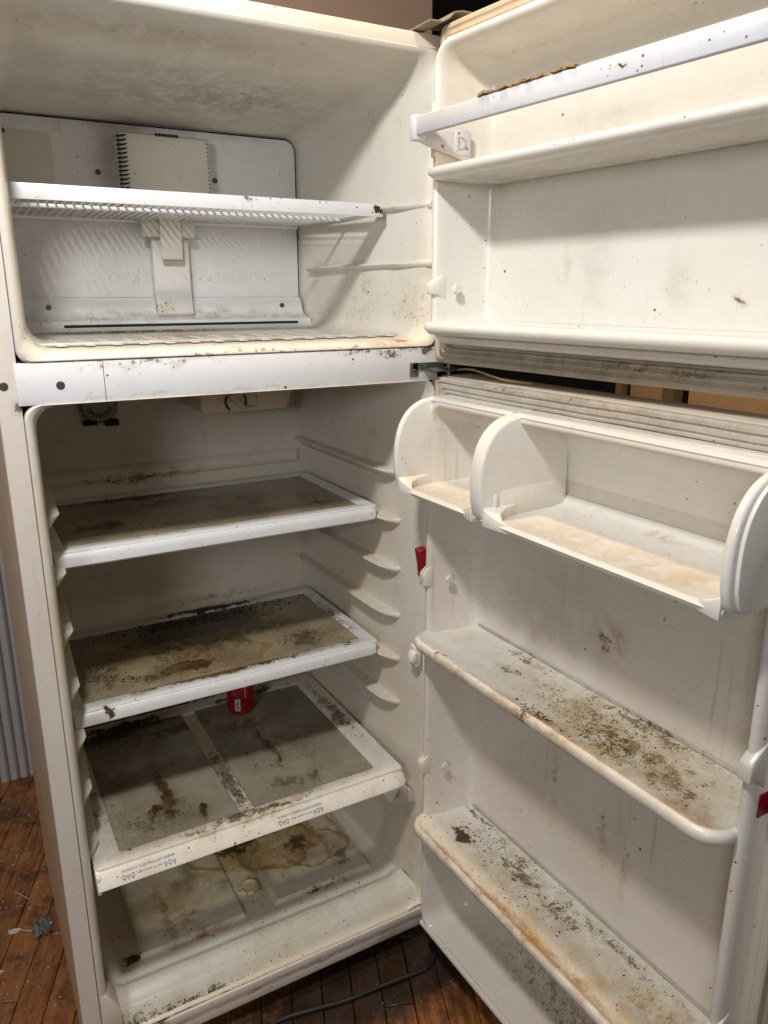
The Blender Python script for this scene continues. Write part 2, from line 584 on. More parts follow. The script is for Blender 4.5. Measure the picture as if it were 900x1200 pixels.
# walls behind
m_wall = plain("tan_wall_paint", (.60, .43, .35), .7, 0, .25, 3)
m_bead = plain("grey_beadboard_paint", (.44, .415, .41), .55, 0, .2, 12)
wall = bmesh.new()
add_box(wall, -2.5, 1.465, 1.15, 1.27, -.01, 2.9, .004)
wall = finish("wall", wall, m_wall)
tag(wall, "tan plastered wall behind the refrigerator", kind='structure')
bead0 = None
for i in range(26):
    x = -.40 + i * .027
    if bead0 is None:
        bm = bmesh.new()
        sec = [(0, 0), (.004, -.009), (.010, -.011), (.019, -.011), (.0225, -.006), (.0245, -.012), (.027, -.006), (.027, 0)]
        add_prism(bm, sec, lambda p: (p[0], p[1], 0), lambda p: (p[0], p[1], 1.5))
        bead0 = finish("beadboard_strip", bm, m_bead, wall, (x, 1.148, 0))
    else:
        like(bead0, wall, (x, 1.148, 0))
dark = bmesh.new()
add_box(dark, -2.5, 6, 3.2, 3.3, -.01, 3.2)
dark = finish("far_wall", dark, plain("unlit_room_black", (.02, .018, .02), .9))  # near-black colour stands in for the darkness of the unlit room
tag(dark, "unlit far wall of the dark room beyond", kind='structure')

# lumber seen through the gap between the doors
m_pine = plain("raw_pine", (.86, .62, .40), .6, 0, .35, 9)
m_pine2 = plain("grey_timber", (.30, .23, .15), .7, 0, .4, 9)
lr = empty("lumber_rack", (1.7, .2, 0))
tag(lr, "raw pine boards stacked on a rough timber frame, seen through the gap between the doors", "lumber")
for (x0, x1, y0, y1, z0, z1, mt, nm) in [
        (1.68, 1.72, .235, .275, 0, 1.45, m_pine2, "post"), (1.70, 1.73, .445, .47, 0, 1.45, m_pine2, "post"),
        (1.732, 1.75, .28, .44, 1.10, 1.36, m_pine, "plank"), (1.735, 1.76, -.9, .23, 1.05, 1.185, m_pine, "plank"),
        (1.74, 1.765, -.9, .23, 1.19, 1.225, m_pine, "plank"), (1.725, 1.765, -.9, .06, 1.232, 1.25, m_pine, "plank"),
        (1.745, 1.77, -.9, .225, 1.255, 1.36, m_pine, "plank")]:
    bm = bmesh.new()
    add_box(bm, x0 - 1.7, x1 - 1.7, y0 - .2, y1 - .2, z0, z1, .003)
    finish(nm, bm, mt, lr)

# ------------------------------------------------------------------ REFRIGERATOR
fr = empty("refrigerator", (0, 0, 0))
tag(fr, "grimy cream top-freezer refrigerator standing with both doors wide open", "refrigerator")

TOPZ = 1.862


def ring(y, x0, x1, z0, z1, r, seg=6):
    return [(px, y, pz) for px, pz in rrect(x0, x1, z0, z1, r, seg)]


# outer case: sides and back
bm = bmesh.new()
add_loft(bm, [ring(.004, 0, .75, .047, TOPZ, .006), ring(.64, 0, .75, .047, TOPZ, .006)], False, True)
finish("case", bm, m_side, fr)
# folded front flange
bm = bmesh.new()
add_loft(bm, [ring(.0042, -.0006, .7506, .0464, TOPZ + .0006, .007), ring(.001, .0002, .7498, .0472, TOPZ - .0002, .007),
              ring(0, .0015, .7485, .0485, TOPZ - .0015, .007), ring(0, .0305, .744, .078, 1.8415, .012),
              ring(.006, .0312, .743, .0787, 1.8408, .012)])
finish("front_flange", bm, m_flange, fr)

# freezer liner
bm = bmesh.new()
rs = [(.003, .0315, .744, 1.350, 1.8405, .018), (-.003, .0322, .743, 1.3505, 1.840, .018), (-.0052, .0345, .741, 1.352, 1.838, .02),
      (-.0045, .0385, .738, 1.355, 1.835, .024), (0, .043, .733, 1.359, 1.831, .028), (.008, .047, .728, 1.3625, 1.8275, .032),
      (.03, .050, .721, 1.366, 1.823, .036), (.118, .060, .7065, 1.369, 1.804, .038), (.126, .061, .7045, 1.369, 1.8015, .038),
      (.30, .066, .694, 1.3705, 1.786, .036), (.47, .069, .684, 1.372, 1.772, .030), (.484, .070, .682, 1.374, 1.770, .028)]
add_loft(bm, [ring(*q, seg=8) for q in rs], False, True)
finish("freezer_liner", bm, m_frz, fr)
# freezer floor ribs
fr_rib = None
for i in range(15):
    x = .10 + i * .041
    if fr_rib is None:
        bm = bmesh.new()
        add_box(bm, -.007, .007, .04, .40, 0, .0014, .0006)
        fr_rib = finish("floor_rib", bm, m_frz, fr, (x, 0, 1.3685))
    else:
        like(fr_rib, fr, (x, 0, 1.3685))
box("floor_ridge", .065, .70, .052, .066, 1.3685, 1.3735, m_frz, fr, .0024)
box("floor_ridge", .070, .69, .385, .40, 1.3685, 1.3745, m_frz, fr, .0024)

# evaporator cover with rolled lower ledge
bm = bmesh.new()
pan = rrect(.0765, .6765, 1.36, 1.7655, .024, 6)
add_prism(bm, [p for p in pan if p[1] > 1.5] + [(.0765, 1.437), (.6765, 1.437)], lambda p: (p[0], .482, p[1]), lambda p: (p[0], .474, p[1]), .0015)
prof = [(.474, 1.437), (.4715, 1.434), (.466, 1.428), (.462, 1.418), (.458, 1.408), (.450, 1.400), (.438, 1.3955), (.425, 1.394), (.415, 1.3925), (.4125, 1.389), (.411, 1.381), (.406, 1.3775), (.396, 1.3745)]
add_loft(bm, [[(x, y, z) for y, z in prof] for x in (.087, .092, .38, .672, .678)], closed=False)
evap = finish("evaporator_cover", bm, m_cover, fr)
bm = bmesh.new()
add_prism(bm, rrect(.0715, .6815, 1.372, 1.7695, .028, 6), lambda p: (p[0], .4835, p[1]), lambda p: (p[0], .4825, p[1]))
finish("cover_seam", bm, m_dark, fr)
box("drain_slot", .155, .645, .4095, .4145, 1.3815, 1.3865, m_dark, fr, .0005)
bm = bmesh.new()
add_prism(bm, rrect(.082, .176, 1.60, 1.738, .008, 4), lambda p: (p[0], .4738, p[1]), lambda p: (p[0], .4712, p[1]), .001)
finish("cover_plate", bm, m_beige, evap)
# fan grille box
bm = bmesh.new()
rg = []
for y, ins, r in ((.474, 0, .008), (.436, .001, .008), (.429, .004, .010), (.4265, .009, .012), (.4258, .02, .01)):
    rg.append(ring(y, .291 + ins, .472 - ins, 1.606, 1.747 - ins, r))
add_loft(bm, rg, False, True)
grille = finish("fan_grille", bm, m_beige, evap)
bm = bmesh.new()
sec = [(-.009, -.0022), (-.003, -.0032), (.004, -.0018), (.0085, .001), (.008, .0022), (.002, .0012), (-.004, 0), (-.009, .0008)]
add_prism(bm, sec, lambda p: (p[0], -.0016, p[1]), lambda p: (p[0], .012, p[1]))
sl = finish("vent_slot", bm, m_dark, grille, (.2985, 0.4265, 1.738))
for i in range(1, 16):
    like(sl, grille, (.2985, 0.4265, 1.738 - i * .0078))
bm = bmesh.new()
add_box(bm, -.0017, .0017, -.001, .012, -.003, .003, .0008, 1)
sl2 = finish("vent_slot", bm, m_dark, grille, (.365, 0.4265, 1.7445))
for i in range(1, 8):
    like(sl2, grille, (.365 + i * .0058, 0.4265, 1.7445))
bm = bmesh.new()
add_box(bm, -.0011, .0011, -.001, .012, -.0013, .0013, .0005, 1)
sl3 = finish("vent_slot", bm, m_dark, grille, (.4655, 0.4275, 1.735))
for i in range(1, 16):
    like(sl3, grille, (.4655, 0.4275, 1.735 - i * .0075))
for (x, y, z) in ((.257, .4738, 1.675), (.493, .4738, 1.674), (.0925, .4708, 1.735), (.137, .4625, 1.419), (.629, .4625, 1.419)):
    disc("screw", (x, y, z), .0052, .0028, (0, -1, 0.0 if z > 1.5 else .25), m_screw, evap, 12)
# duct in the middle with its yellowed clip
bm = bmesh.new()
dp = [(.478, 1.61), (.452, 1.61), (.450, 1.55), (.449, 1.45), (.443, 1.42), (.4395, 1.404), (.455, 1.395), (.478, 1.395)]
add_prism(bm, dp, lambda p: (.345, p[0], p[1]), lambda p: (.421, p[0], p[1]), .004)
finish("duct_cover", bm, m_duct, fr)
bm = bmesh.new()
add_box(bm, .325, .433, .438, .4475, 1.556, 1.594, .002)
add_box(bm, .358, .402, .428, .437, 1.512, 1.606, .003)
finish("duct_clip", bm, m_clip, fr)

# ledges pressed into the freezer's right wall
for z, ya, yb in ((1.500, -.005, .43), (1.600, .0, .43)):
    bm = bmesh.new()
    st = []
    for t, k in ((0, .05), (.06, .55), (.2, .9), (.6, 1), (.9, 1), (.97, .85), (1, .1)):
        y = ya + (yb - ya) * t
        xw = .7265 - .043 * max(0, min(1, (y - .0) / .47)) + (.004 if y < .05 else 0)
        d = .021 * k
        st.append([(xw + .006, y, z + .004), (xw - d * .35, y, z + .003), (xw - d * .9, y, z + .001), (xw - d, y, z - .002),
                   (xw - d * .85, y, z - .006), (xw - d * .3, y, z - .010), (xw + .006, y, z - .013)])
    add_loft(bm, st, True, True, True)
    finish("shelf_ledge", bm, m_frz, fr)

# centre rail
bm = bmesh.new()
add_box(bm, .0262, .7475, -.0035, .05, 1.2885, 1.3495, .0022, 2)
rail = finish("centre_rail", bm, m_rail, fr)
disc("screw", (.086, -.0034, 1.316), .0062, .0014, (0, -1, 0), m_screw, rail, 16)
disc("screw", (.0105, .0002, 1.318), .0062, .0014, (0, -1, 0), m_screw, fr, 16)
box("rail_seam", .1478, .1486, -.0039, 0, 1.290, 1.348, m_screw, rail, 0)

# fridge compartment liner
bm = bmesh.new()
rs = [(.004, .0315, .744, .098, 1.289, .022), (-.0025, .0322, .743, .0985, 1.289, .022), (-.0052, .0350, .7405, .100, 1.2885, .024),
      (-.0045, .0385, .738, .101, 1.288, .026), (0, .043, .734, .103, 1.287, .03), (.012, .047, .7285, .105, 1.285, .034),
      (.05, .0505, .7205, .108, 1.28, .036), (.075, .053, .713, .11, 1.28, .036), (.30, .066, .704, .112, 1.275, .036), (.535, .080, .6975, .115, 1.27, .032), (.555, .084, .693, .118, 1.265, .026)]
add_loft(bm, [ring(*q, seg=8) for q in rs], False, True)
finish("fridge_liner", bm, m_frdg, fr)
# horizontal swage across the back wall
bm = bmesh.new()
sw = [(.556, 1.072), (.549, 1.066), (.546, 1.055), (.546, 1.045), (.549, 1.038), (.556, 1.034)]
add_loft(bm, [[(x, y, z) for y, z in sw] for x in (.09, .39, .690)], closed=False)
finish("back_swage", bm, m_frdg, fr)

# pan-shaped floor of the fridge
bm = bmesh.new()


def sstep(a, b_, x):
    t = max(0, min(1, (x - a) / (b_ - a)))
    return t * t * (3 - 2 * t)


def rbox(x, y, x0, x1, y0, y1, e):
    return sstep(x0 - e, x0, x) * sstep(x1 + e, x1, x) * sstep(y0 - e, y0, y) * sstep(y1 + e, y1, y)


def pan_h(x, y):
    h = .100 + .030 * sstep(-.004, .030, y) + .012 * sstep(.026, .056, y)
    h -= .016 * sstep(.062, .092, y)
    h += .009 * rbox(x, y, .135, .355, .135, .46, .005)
    h += .009 * rbox(x, y, .432, .665, .135, .46, .005)
    d = math.hypot((x - .394), (y - .212))
    h += .006 * sstep(.027, .021, d) - .004 * sstep(.018, .013, d)
    fx = .4 + .6 * sstep(.03, .12, y)
    h += .016 * fx * sstep(.088, .056, x) + .016 * fx * sstep(.680, .712, x)
    h += .02 * sstep(.53, .56, y)
    h += .0008 * mnoise.noise(Vector((x * 14, y * 14, 2)))
    return h


NX, NY = 260, 220
gv = [[None] * (NX + 1) for _ in range(NY + 1)]
for j in range(NY + 1):
    y = -.0065 + .564 * j / NY
    for i in range(NX + 1):
        t = i / NX
        xl = .036 + .016 * sstep(-.006, .05, y) + .03 * max(0, y) / .55
        xr = .7395 - .022 * sstep(-.006, .06, y) - .022 * max(0, y) / .55
        x = xl + (xr - xl) * t
        gv[j][i] = bm.verts.new((x, y, pan_h(x, y)))
for j in range(NY):
    for i in range(NX):
        bm.faces.new((gv[j][i], gv[j][i + 1], gv[j + 1][i + 1], gv[j + 1][i]))
finish("liner_floor", bm, m_floor_liner, fr, angle=60)
# sill strips under the opening
m_sill = plastic("sill_paint", (.72, .68, .63), .15, .35, 1.1, .4, stains=[
    ('mold', (.13, 0, .09), (.07, .02, .02), .9), ('brown', (.17, 0, .06), (.03, .02, .02), 1.3), ('brown', (.06, 0, .06), (.03, .02, .02), 1.3),
    ('rust', (.4, 0, .075), (.4, .02, .006), .9), ('grime', (.65, 0, .06), (.12, .02, .03), .7)])
box("sill_strip", .032, .742, -.0105, .03, .0785, .0975, m_sill, fr, .0022)
box("sill_gap", .032, .742, .002, .03, .072, .080, m_dark, fr, 0)
box("kick_strip", .030, .742, -.0060, .03, .0472, .0735, m_sill, fr, .002)

# ledges of the fridge walls
m_ledge = m_frdg
SP = [1.100, .998, .893, .789, .688, .584]


def wall_x(y):
    return .713 - .016 * (y - .075) / .46


ledges = []
for z in SP:
    bm = bmesh.new()
    st = []
    ya, yb = .072, .54
    for t, k in ((0, .04), (.012, .30), (.035, .62), (.08, .9), (.16, 1), (.5, .9), (.8, .8), (.95, .7), (1, .5)):
        y = ya + (yb - ya) * t
        xw = wall_x(y)
        d = .030 * k
        lo = .022 * (k ** .6)
        st.append([(xw + .004, y, z + .004), (xw - d * .6, y, z + .003), (xw - d * .92, y, z + .0015), (xw - d, y, z - .0015),
                   (xw - d * .9, y, z - .005), (xw - d * .45, y, z - lo * .6), (xw - d * .12, y, z - lo), (xw + .004, y, z - lo - .003)])
    add_loft(bm, st, True, True)
    ledges.append(finish("shelf_ledge", bm, m_ledge, fr))
for z in SP + [.47]:
    bm = bmesh.new()
    st = []
    for t, k in ((0, .15), (.02, .6), (.06, 1), (.5, .9), (1, .5)):
        y = .058 + .48 * t
        xw = .0525 + .028 * (y - .05) / .48
        d = .018 * k
        lo = .018
        st.append([(xw - .004, y, z + .004), (xw + d * .6, y, z + .003), (xw + d, y, z - .001), (xw + d * .9, y, z - .005),
                   (xw + d * .3, y, z - lo * .8), (xw - .004, y, z - lo)])
    add_loft(bm, st, True, True)
    finish("shelf_ledge", bm, m_ledge, fr)
# small clip on the front of the right wall, and the bracket below the crisper cover
m_nub = plastic("nub_white", (.80, .78, .74), .1, .15, .2, .35)
bm = bmesh.new()
add_prism(bm, [(-.006, -.008), (.008, -.012), (.008, .012), (0, .012), (-.004, .003)], lambda p: (p[0] + .704, .000, p[1] + .720), lambda p: (p[0] + .704, .02, p[1] + .720), .0015)
add_box(bm, .709, .7235, .002, .028, .698, .742, .002)
finish("wall_clip", bm, m_nub, fr)
bm = bmesh.new()
add_prism(bm, [(-.004, .012), (.040, .020), (.046, .006), (.026, -.030), (.016, -.026)], lambda p: (p[0] + .655, .045, p[1] + .385), lambda p: (p[0] + .655, .09, p[1] + .385), .003)
add_prism(bm, [(.036, .024), (.054, .012), (.066, -.022), (.05, -.018)], lambda p: (p[0] + .655, .016, p[1] + .385), lambda p: (p[0] + .655, .12, p[1] + .385), .003)
finish("crisper_bracket", bm, m_nub, fr)
# side slides of the crisper (left)
bm = bmesh.new()
add_prism(bm, [(.053, .005), (.053, .30), (.060, .30), (.060, .005)], lambda p: (p[0], p[1], .415), lambda p: (p[0], p[1], .452), .002)
finish("crisper_slide", bm, m_nub, fr)
bm = bmesh.new()
add_prism(bm, [(.0335, .102), (.0335, .212), (.044, .206), (.066, .168), (.068, .150), (.067, .102)], lambda p: (p[0], -.0065, p[1]), lambda p: (p[0], .05, p[1]), .004)
finish("corner_post", bm, m_flange, fr)

# thermostat box with dial
bm = bmesh.new()
f = [(.405, 1.28), (.640, 1.28), (.606, 1.194), (.425, 1.194), (.412, 1.199)]
add_prism(bm, f, lambda p: (p[0], .40, p[1]), lambda p: (p[0], .55, p[1]), .004)
add_prism(bm, [(.537, 1.279), (.628, 1.279), (.600, 1.196), (.533, 1.196)], lambda p: (p[0], .3965, p[1]), lambda p: (p[0], .41, p[1]), .002)
thermo = finish("thermostat_box", bm, m_thermo, fr)
disc("dial", (.487, .400, 1.219), .0235, .002, (0, -1, 0), m_thermo, thermo, 32)
for a0, a1 in ((150, 232), (-45, 35)):
    bm = bmesh.new()
    st = []
    for k in range(9):
        a = R(a0 + (a1 - a0) * k / 8)
        st.append([(.487 + math.cos(a) * q, y, 1.219 + math.sin(a) * q) for q, y in ((.0205, .3978), (.0255, .3978), (.0255, .3966), (.0205, .3966))])
    add_loft(bm, st, True, True)
    finish("dial_scale", bm, m_ink2, thermo)
bm = bmesh.new()
mx = Matrix.Translation((.487, .39, 1.219)) @ Matrix.Rotation(R(42), 4, 'Y')
add_box(bm, -.022, .022, -.006, .010, -.0055, .0055, .0025, 2, mx)
finish("knob", bm, m_knob, thermo)
TX = Matrix.Translation((.508, .3962, 1.204)) @ Matrix.Rotation(R(90), 4, 'X')
text_mesh("dial_lettering", "COLD", .0075, m_ink2, thermo, TX)
TX = Matrix.Translation((.458, .3996, 1.1985)) @ Matrix.Rotation(R(90), 4, 'X')
text_mesh("dial_lettering", "1", .008, m_ink2, thermo, TX)
# round air damper on the back wall
m_damper = plain("grey_dial", (.30, .29, .31), .5, 0, .2)
damper = disc("air_damper", (.225, .552, 1.212), .040, .012, (0, -1, 0), plain("damper_ring", (.17, .155, .13), .5), fr, 40, .002)
disc("damper_face", (.225, .540, 1.212), .035, .003, (0, -1, 0), m_damper, damper, 40)
for k in range(9):
    a = R(200 + k * 17.5)
    bm = bmesh.new()
    add_box(bm, -.0016, .0016, -.001, .001, -.0055, .0055, .0004, 1)
    t = finish("dial_tick", bm, m_ink2, damper, (.225 + math.cos(a) * .024, .5365, 1.212 + math.sin(a) * .024 + .0))
    t.rotation_euler = (0, R(-90) - a, 0)
box("damper_slot", .190, .219, .538, .556, 1.168, 1.178, m_dark, damper, .001)
box("damper_slot", .236, .264, .538, .556, 1.164, 1.178, m_dark, damper, .001)

# middle hinge
bm = bmesh.new()
add_box(bm, .690, .760, -.0068, -.0038, 1.308, 1.322, .001)
add_box(bm, .686, .703, -.0068, -.0038, 1.297, 1.322, .001)
add_box(bm, .712, .772, -.050, -.0040, 1.3085, 1.3120, .001)
add_tube(bm, [(.752, -.034, 1.292), (.752, -.034, 1.336)], .0045, 10)
hinge = finish("middle_hinge", bm, m_steel, fr)
disc("screw", (.6945, -.0067, 1.308), .0036, .0022, (0, -1, 0), m_screw, hinge, 12)
disc("screw", (.719, -.0067, 1.315), .0030, .0022, (0, -1, 0), m_screw, hinge, 12)
# top hinge cover: a bent metal strap
bm = bmesh.new()
path = [(.690, TOPZ + .002), (.715, TOPZ + .003), (.728, TOPZ + .010), (.738, TOPZ + .020), (.752, TOPZ + .023), (.772, TOPZ + .0235)]
top = [(x, z + .0022) for x, z in path]
poly = path + top[::-1]
add_prism(bm, poly, lambda p: (p[0], -.052, p[1]), lambda p: (p[0], .05, p[1]))
finish("top_hinge", bm, plain("dull_hinge_paint", (.30, .27, .22), .5), fr)


# ------------------------------------------------------------------ DOORS
HX, HY = .738, -.020


def dring(v, u0_, u1_, z0, z1, r, seg=6):
    return [(pu, -v, pz) for pu, pz in rrect(u0_, u1_, z0, z1, r, seg)]


def subdiv(ring_, n):
    out = []
    for k, p in enumerate(ring_):
        q = ring_[(k + 1) % len(ring_)]
        L = math.dist(p, q)
        m = max(1, int(L / n))
        for t in range(m):
            out.append(tuple(p[i] + (q[i] - p[i]) * t / m for i in range(3)))
    return out


def make_door(name, deg, z0, z1, lin, m_liner, m_gask, label=None):
    """door in its own frame: x along the door from the hinge, -y out of its inner face"""
    bm = bmesh.new()
    add_loft(bm, [dring(-.078, .004, .762, z0 + .004, z1 - .004, .008), dring(-.076, .001, .765, z0 + .001, z1 - .001, .008),
                  dring(-.070, 0, .766, z0, z1, .008), dring(-.006, 0, .766, z0, z1, .006), dring(-.004, .0015, .7645, z0 + .0015, z1 - .0015, .006),
                  dring(-.004, .02, .746, z0 + .02, z1 - .02, .006)], True, False)
    d = finish(name, bm, m_door, fr)
    d.location = (HX, HY, 0)
    d.rotation_euler = (0, 0, R(deg - 90))
    # gasket
    bm = bmesh.new()
    prof = [(.002, -.004), (.001, .004), (.002, .009), (.005, .0115), (.0095, .0115), (.0115, .0085), (.0135, .0085), (.0155, .0105), (.020, .0105), (.0215, .0075),
            (.0235, .0075), (.0255, .0095), (.0285, .0085), (.0300, .004), (.0305, -.003)]
    base = dring(0, 0, .766, z0, z1, .012, 4)
    seg_n = [max(1, int(math.dist(base[k], base[(k + 1) % len(base)]) / .02)) for k in range(len(base))]
    rings_ = []
    for i, v in prof:
        rg = dring(v, i, .766 - i, z0 + i, z1 - i, .012, 4)
        o2 = []
        for k, p in enumerate(rg):
            q = rg[(k + 1) % len(rg)]
            for t in range(seg_n[k]):
                x_, y_, z_ = (p[a_] + (q[a_] - p[a_]) * t / seg_n[k] for a_ in range(3))
                w_ = .0 if v < 0 else min(1, v / .008)
                nv = mnoise.noise(Vector((x_ * 7, z_ * 7, z0 * 5))) * .0022 + mnoise.noise(Vector((x_ * 30, z_ * 30, 4))) * .0007
                nz = mnoise.noise(Vector((x_ * 9 + 5, z_ * 9, z0 * 3))) * .0018
                o2.append((x_ + nz * w_ * .5, y_ - nv * w_, z_ + nz * w_))
        rings_.append(o2)
    add_loft(bm, rings_)
    finish("gasket", bm, m_gask, d)
    # vacuum formed liner with its raised dike
    l, rt, bt, tp = lin
    bm = bmesh.new()
    prof = [(-.010, -.003, .030), (-.002, -.001, .034), (0, .004, .036), (.0025, .034, .038), (.005, .042, .038), (.0085, .0465, .036), (.013, .0475, .034),
            (.0165, .0455, .032), (.019, .040, .030), (.021, .030, .030), (.028, -.045, .034), (.033, -.056, .034), (.041, -.062, .030), (.05, -.0635, .025)]
    add_loft(bm, [dring(v, l + i, rt - i, bt + i, tp - i, r, 8) for i, v, r in prof], False, True)
    ln = finish("door_liner", bm, m_liner, d, angle=50)
    return d, ln


def door_shelf(name, d, mat, ua, ub, z, vlip, thick=.02, r=.034, back=-.061, dish=.005):
    """moulded shelf: rounded slab with a raised rim"""
    def outline(ins, zz, rr_):
        pts = []
        u0_, u1_ = ua + ins, ub - ins
        v1 = vlip - ins
        pts.append((u0_, -back, zz))
        n = 9
        for k in range(n):
            a = R(180 - 90 * k / (n - 1))
            pts.append((u0_ + rr_ + rr_ * math.cos(a), -(v1 - rr_ + rr_ * math.sin(a)), zz))
        for k in range(1, 12):
            pts.append((u0_ + rr_ + (u1_ - u0_ - 2 * rr_) * k / 12, -v1, zz))
        for k in range(n):
            a = R(90 - 90 * k / (n - 1))
            pts.append((u1_ - rr_ + rr_ * math.cos(a), -(v1 - rr_ + rr_ * math.sin(a)), zz))
        pts.append((u1_, -back, zz))
        return pts
    bm = bmesh.new()
    prof = [(.016, -thick, r - .008), (.007, -thick + .002, r - .003), (.002, -thick + .007, r), (0, -thick * .45, r), (.0005, -.003, r), (.003, .0005, r - .001),
            (.0065, .0018, r - .003), (.010, .0005, r - .005), (.013, -dish * .6, r - .007), (.018, -dish, r - .010)]
    add_loft(bm, [outline(i, z + dz, q) for i, dz, q in prof], True, True)
    return finish(name, bm, mat, d, angle=50)


def stub(d, mat, u, v, z, side, h=.024):
    """square shelf-peg moulded on the dike"""
    bm = bmesh.new()
    poly = [(v - .034, -h * 1.2), (v - .012, -h * .55), (v, -h * .5), (v, h * .5), (v - .006, h * .75), (v - .034, h * 1.7)]
    add_prism(bm, poly, lambda p: (u - .008, -p[0], z + p[1]), lambda p: (u + .010, -p[0], z + p[1]), .003)
    return finish("shelf_peg", bm, mat, d)


def knob(d, mat, u, v, z, side):
    return disc("peg_boss", (u, -v, z), .009, .005, (side, 0, 0), mat, d, 14, .003)


m_door = plastic("door_skin", (.60, .52, .42), .2, .2, .2, .4)
m_dl1 = plastic("freezer_door_plastic", (.755, .73, .67), .14, .22, .3, .25, stains=[
    ('brown', (.24, .06, 1.49), (.012, .05, .05), .45), ('grime', (.45, .06, 1.46), (.03, .05, .06), .22), ('grime', (.3, .06, 1.50), (.05, .05, .1), .2),
    ('grime', (.3, .06, 1.69), (.1, .05, .03), .22), ('tan', (.04, .0, 1.8), (.03, .06, .12), .45), ('brown', (.55, .06, 1.44), (.012, .05, .012), .8),
    ('tan', (.3, 0, 1.86), (.4, .08, .04), .4)], streak=.2)
m_gk1 = plastic("freezer_gasket", (.47, .42, .36), .35, .45, .7, .5, stains=[
    ('mold', (.5, 0, 1.345), (.3, .03, .012), .75), ('grime', (.3, 0, 1.34), (.5, .04, .03), .8), ('tan', (.02, 0, 1.8), (.08, .04, .2), .5),
    ('tan', (.2, 0, 1.86), (.3, .05, .03), .6)])
m_gk2 = plastic("fridge_gasket", (.50, .46, .41), .3, .35, .7, .5, stains=[
    ('grime', (.4, 0, 1.285), (.5, .04, .03), .7), ('mold', (.3, 0, 1.29), (.3, .03, .01), .55), ('tan', (.02, 0, 1.28), (.03, .04, .03), .8)])
m_dl2 = plastic("fridge_door_plastic", (.72, .67, .605), .2, .28, .5, .25, streak=.5, stains=[
    ('brown', (.62, .06, 1.17), (.022, .06, .02), 1.3), ('grime', (.25, .06, .9), (.2, .06, .1), .3), ('brown', (.40, .06, .90), (.05, .06, .07), .75),
    ('brown', (.5, .06, .71), (.012, .06, .10), .5), ('brown', (.30, .06, .6), (.010, .06, .14), .55), ('mold', (.42, .06, .55), (.008, .06, .12), .55),
    ('mold', (.47, .06, .5), (.008, .06, .1), .5), ('mold', (.35, .06, .15), (.25, .06, .08), .62), ('grime', (.35, .06, .25), (.3, .06, .1), .5),
    ('brown', (.735, 0, .95), (.012, .05, .02), 1.0)])
m_bin = plastic("bin_plastic", (.785, .765, .715), .15, .16, .3, .22, stains=[
    ('tan', (.14, -.05, 1.109), (.14, .07, .008), .55), ('tan', (.47, -.05, 1.109), (.26, .07, .008), .55), ('brown', (.09, -.02, 1.17), (.02, .05, .015), .8),
    ('brown', (.5, .045, 1.111), (.25, .010, .01), .6), ('yellow', (.05, -.09, 1.12), (.03, .03, .04), .5), ('yellow', (.62, -.05, 1.111), (.1, .06, .01), .55)])
m_ds1 = plastic("door_shelf_upper", (.765, .74, .68), .2, .35, 1.8, .3, mottled=.25, stains=[
    ('yellow', (.50, -.02, .805), (.26, .10, .05), .7), ('green', (.54, .0, .805), (.22, .08, .05), .72), ('mold', (.44, .0, .805), (.20, .07, .05), .62),
    ('mold', (.50, -.03, .805), (.13, .05, .05), .72), ('mold', (.385, -.076, .80), (.045, .022, .03), 1.25), ('rust', (.43, -.075, .80), (.16, .02, .02), .9),
    ('brown', (.25, .0, .805), (.10, .035, .05), .68), ('mold', (.24, .045, .805), (.10, .02, .04), .72), ('mold', (.50, .05, .805), (.2, .022, .04), .75),
    ('rust', (.25, -.086, .80), (.22, .016, .03), .6), ('rust', (.66, -.06, .80), (.06, .03, .02), .9), ('brown', (.62, -.04, .805), (.1, .05, .03), .7),
    ('brown', (.135, -.08, .805), (.006, .02, .02), 1.3), ('brown', (.12, .02, .805), (.08, .06, .03), .45)])
m_ds2 = plastic("door_shelf_lower", (.765, .74, .68), .2, .35, 1.9, .3, mottled=.25, stains=[
    ('rust', (.28, -.072, .385), (.24, .014, .03), 1.2), ('rust', (.45, -.070, .385), (.24, .018, .03), 1.0), ('yellow', (.35, -.04, .385), (.33, .05, .04), .6),
    ('mold', (.13, -.01, .385), (.045, .020, .03), 1.1), ('mold', (.20, .02, .385), (.16, .07, .04), .58), ('brown', (.27, .02, .385), (.12, .06, .04), .75),
    ('brown', (.42, .02, .385), (.14, .06, .04), .65), ('mold', (.38, .01, .385), (.08, .03, .04), .75), ('brown', (.6, 0, .385), (.14, .08, .04), .65),
    ('rust', (.15, -.078, .38), (.12, .02, .03), .6), ('mold', (.12, .05, .385), (.1, .012, .04), .8), ('yellow', (.6, -.02, .385), (.16, .08, .04), .6),
    ('mold', (.5, .045, .385), (.2, .018, .04), .7)])
m_pan = plastic("door_pan", (.74, .70, .64), .15, .3, .8, .32)

# freezer door
fd, fl = make_door("freezer_door", 4.5, 1.322, 1.869, (.028, .7375, 1.3575, 1.838), m_dl1, m_gk1)
door_shelf("door_shelf", fd, m_dl1, .046, .712, 1.640, .076, .017, .022)
door_shelf("door_shelf", fd, m_dl1, .044, .714, 1.396, .078, .020, .022)
stub(fd, m_dl1, .040, .055, 1.452, 1, .018)
knob(fd, m_dl1, .0615, .012, 1.452, 1)
bm = bmesh.new()
add_box(bm, .032, .0445, -.050, .0, 1.66, 1.745, .004)
finish("dike_step", bm, m_dl1, fd)
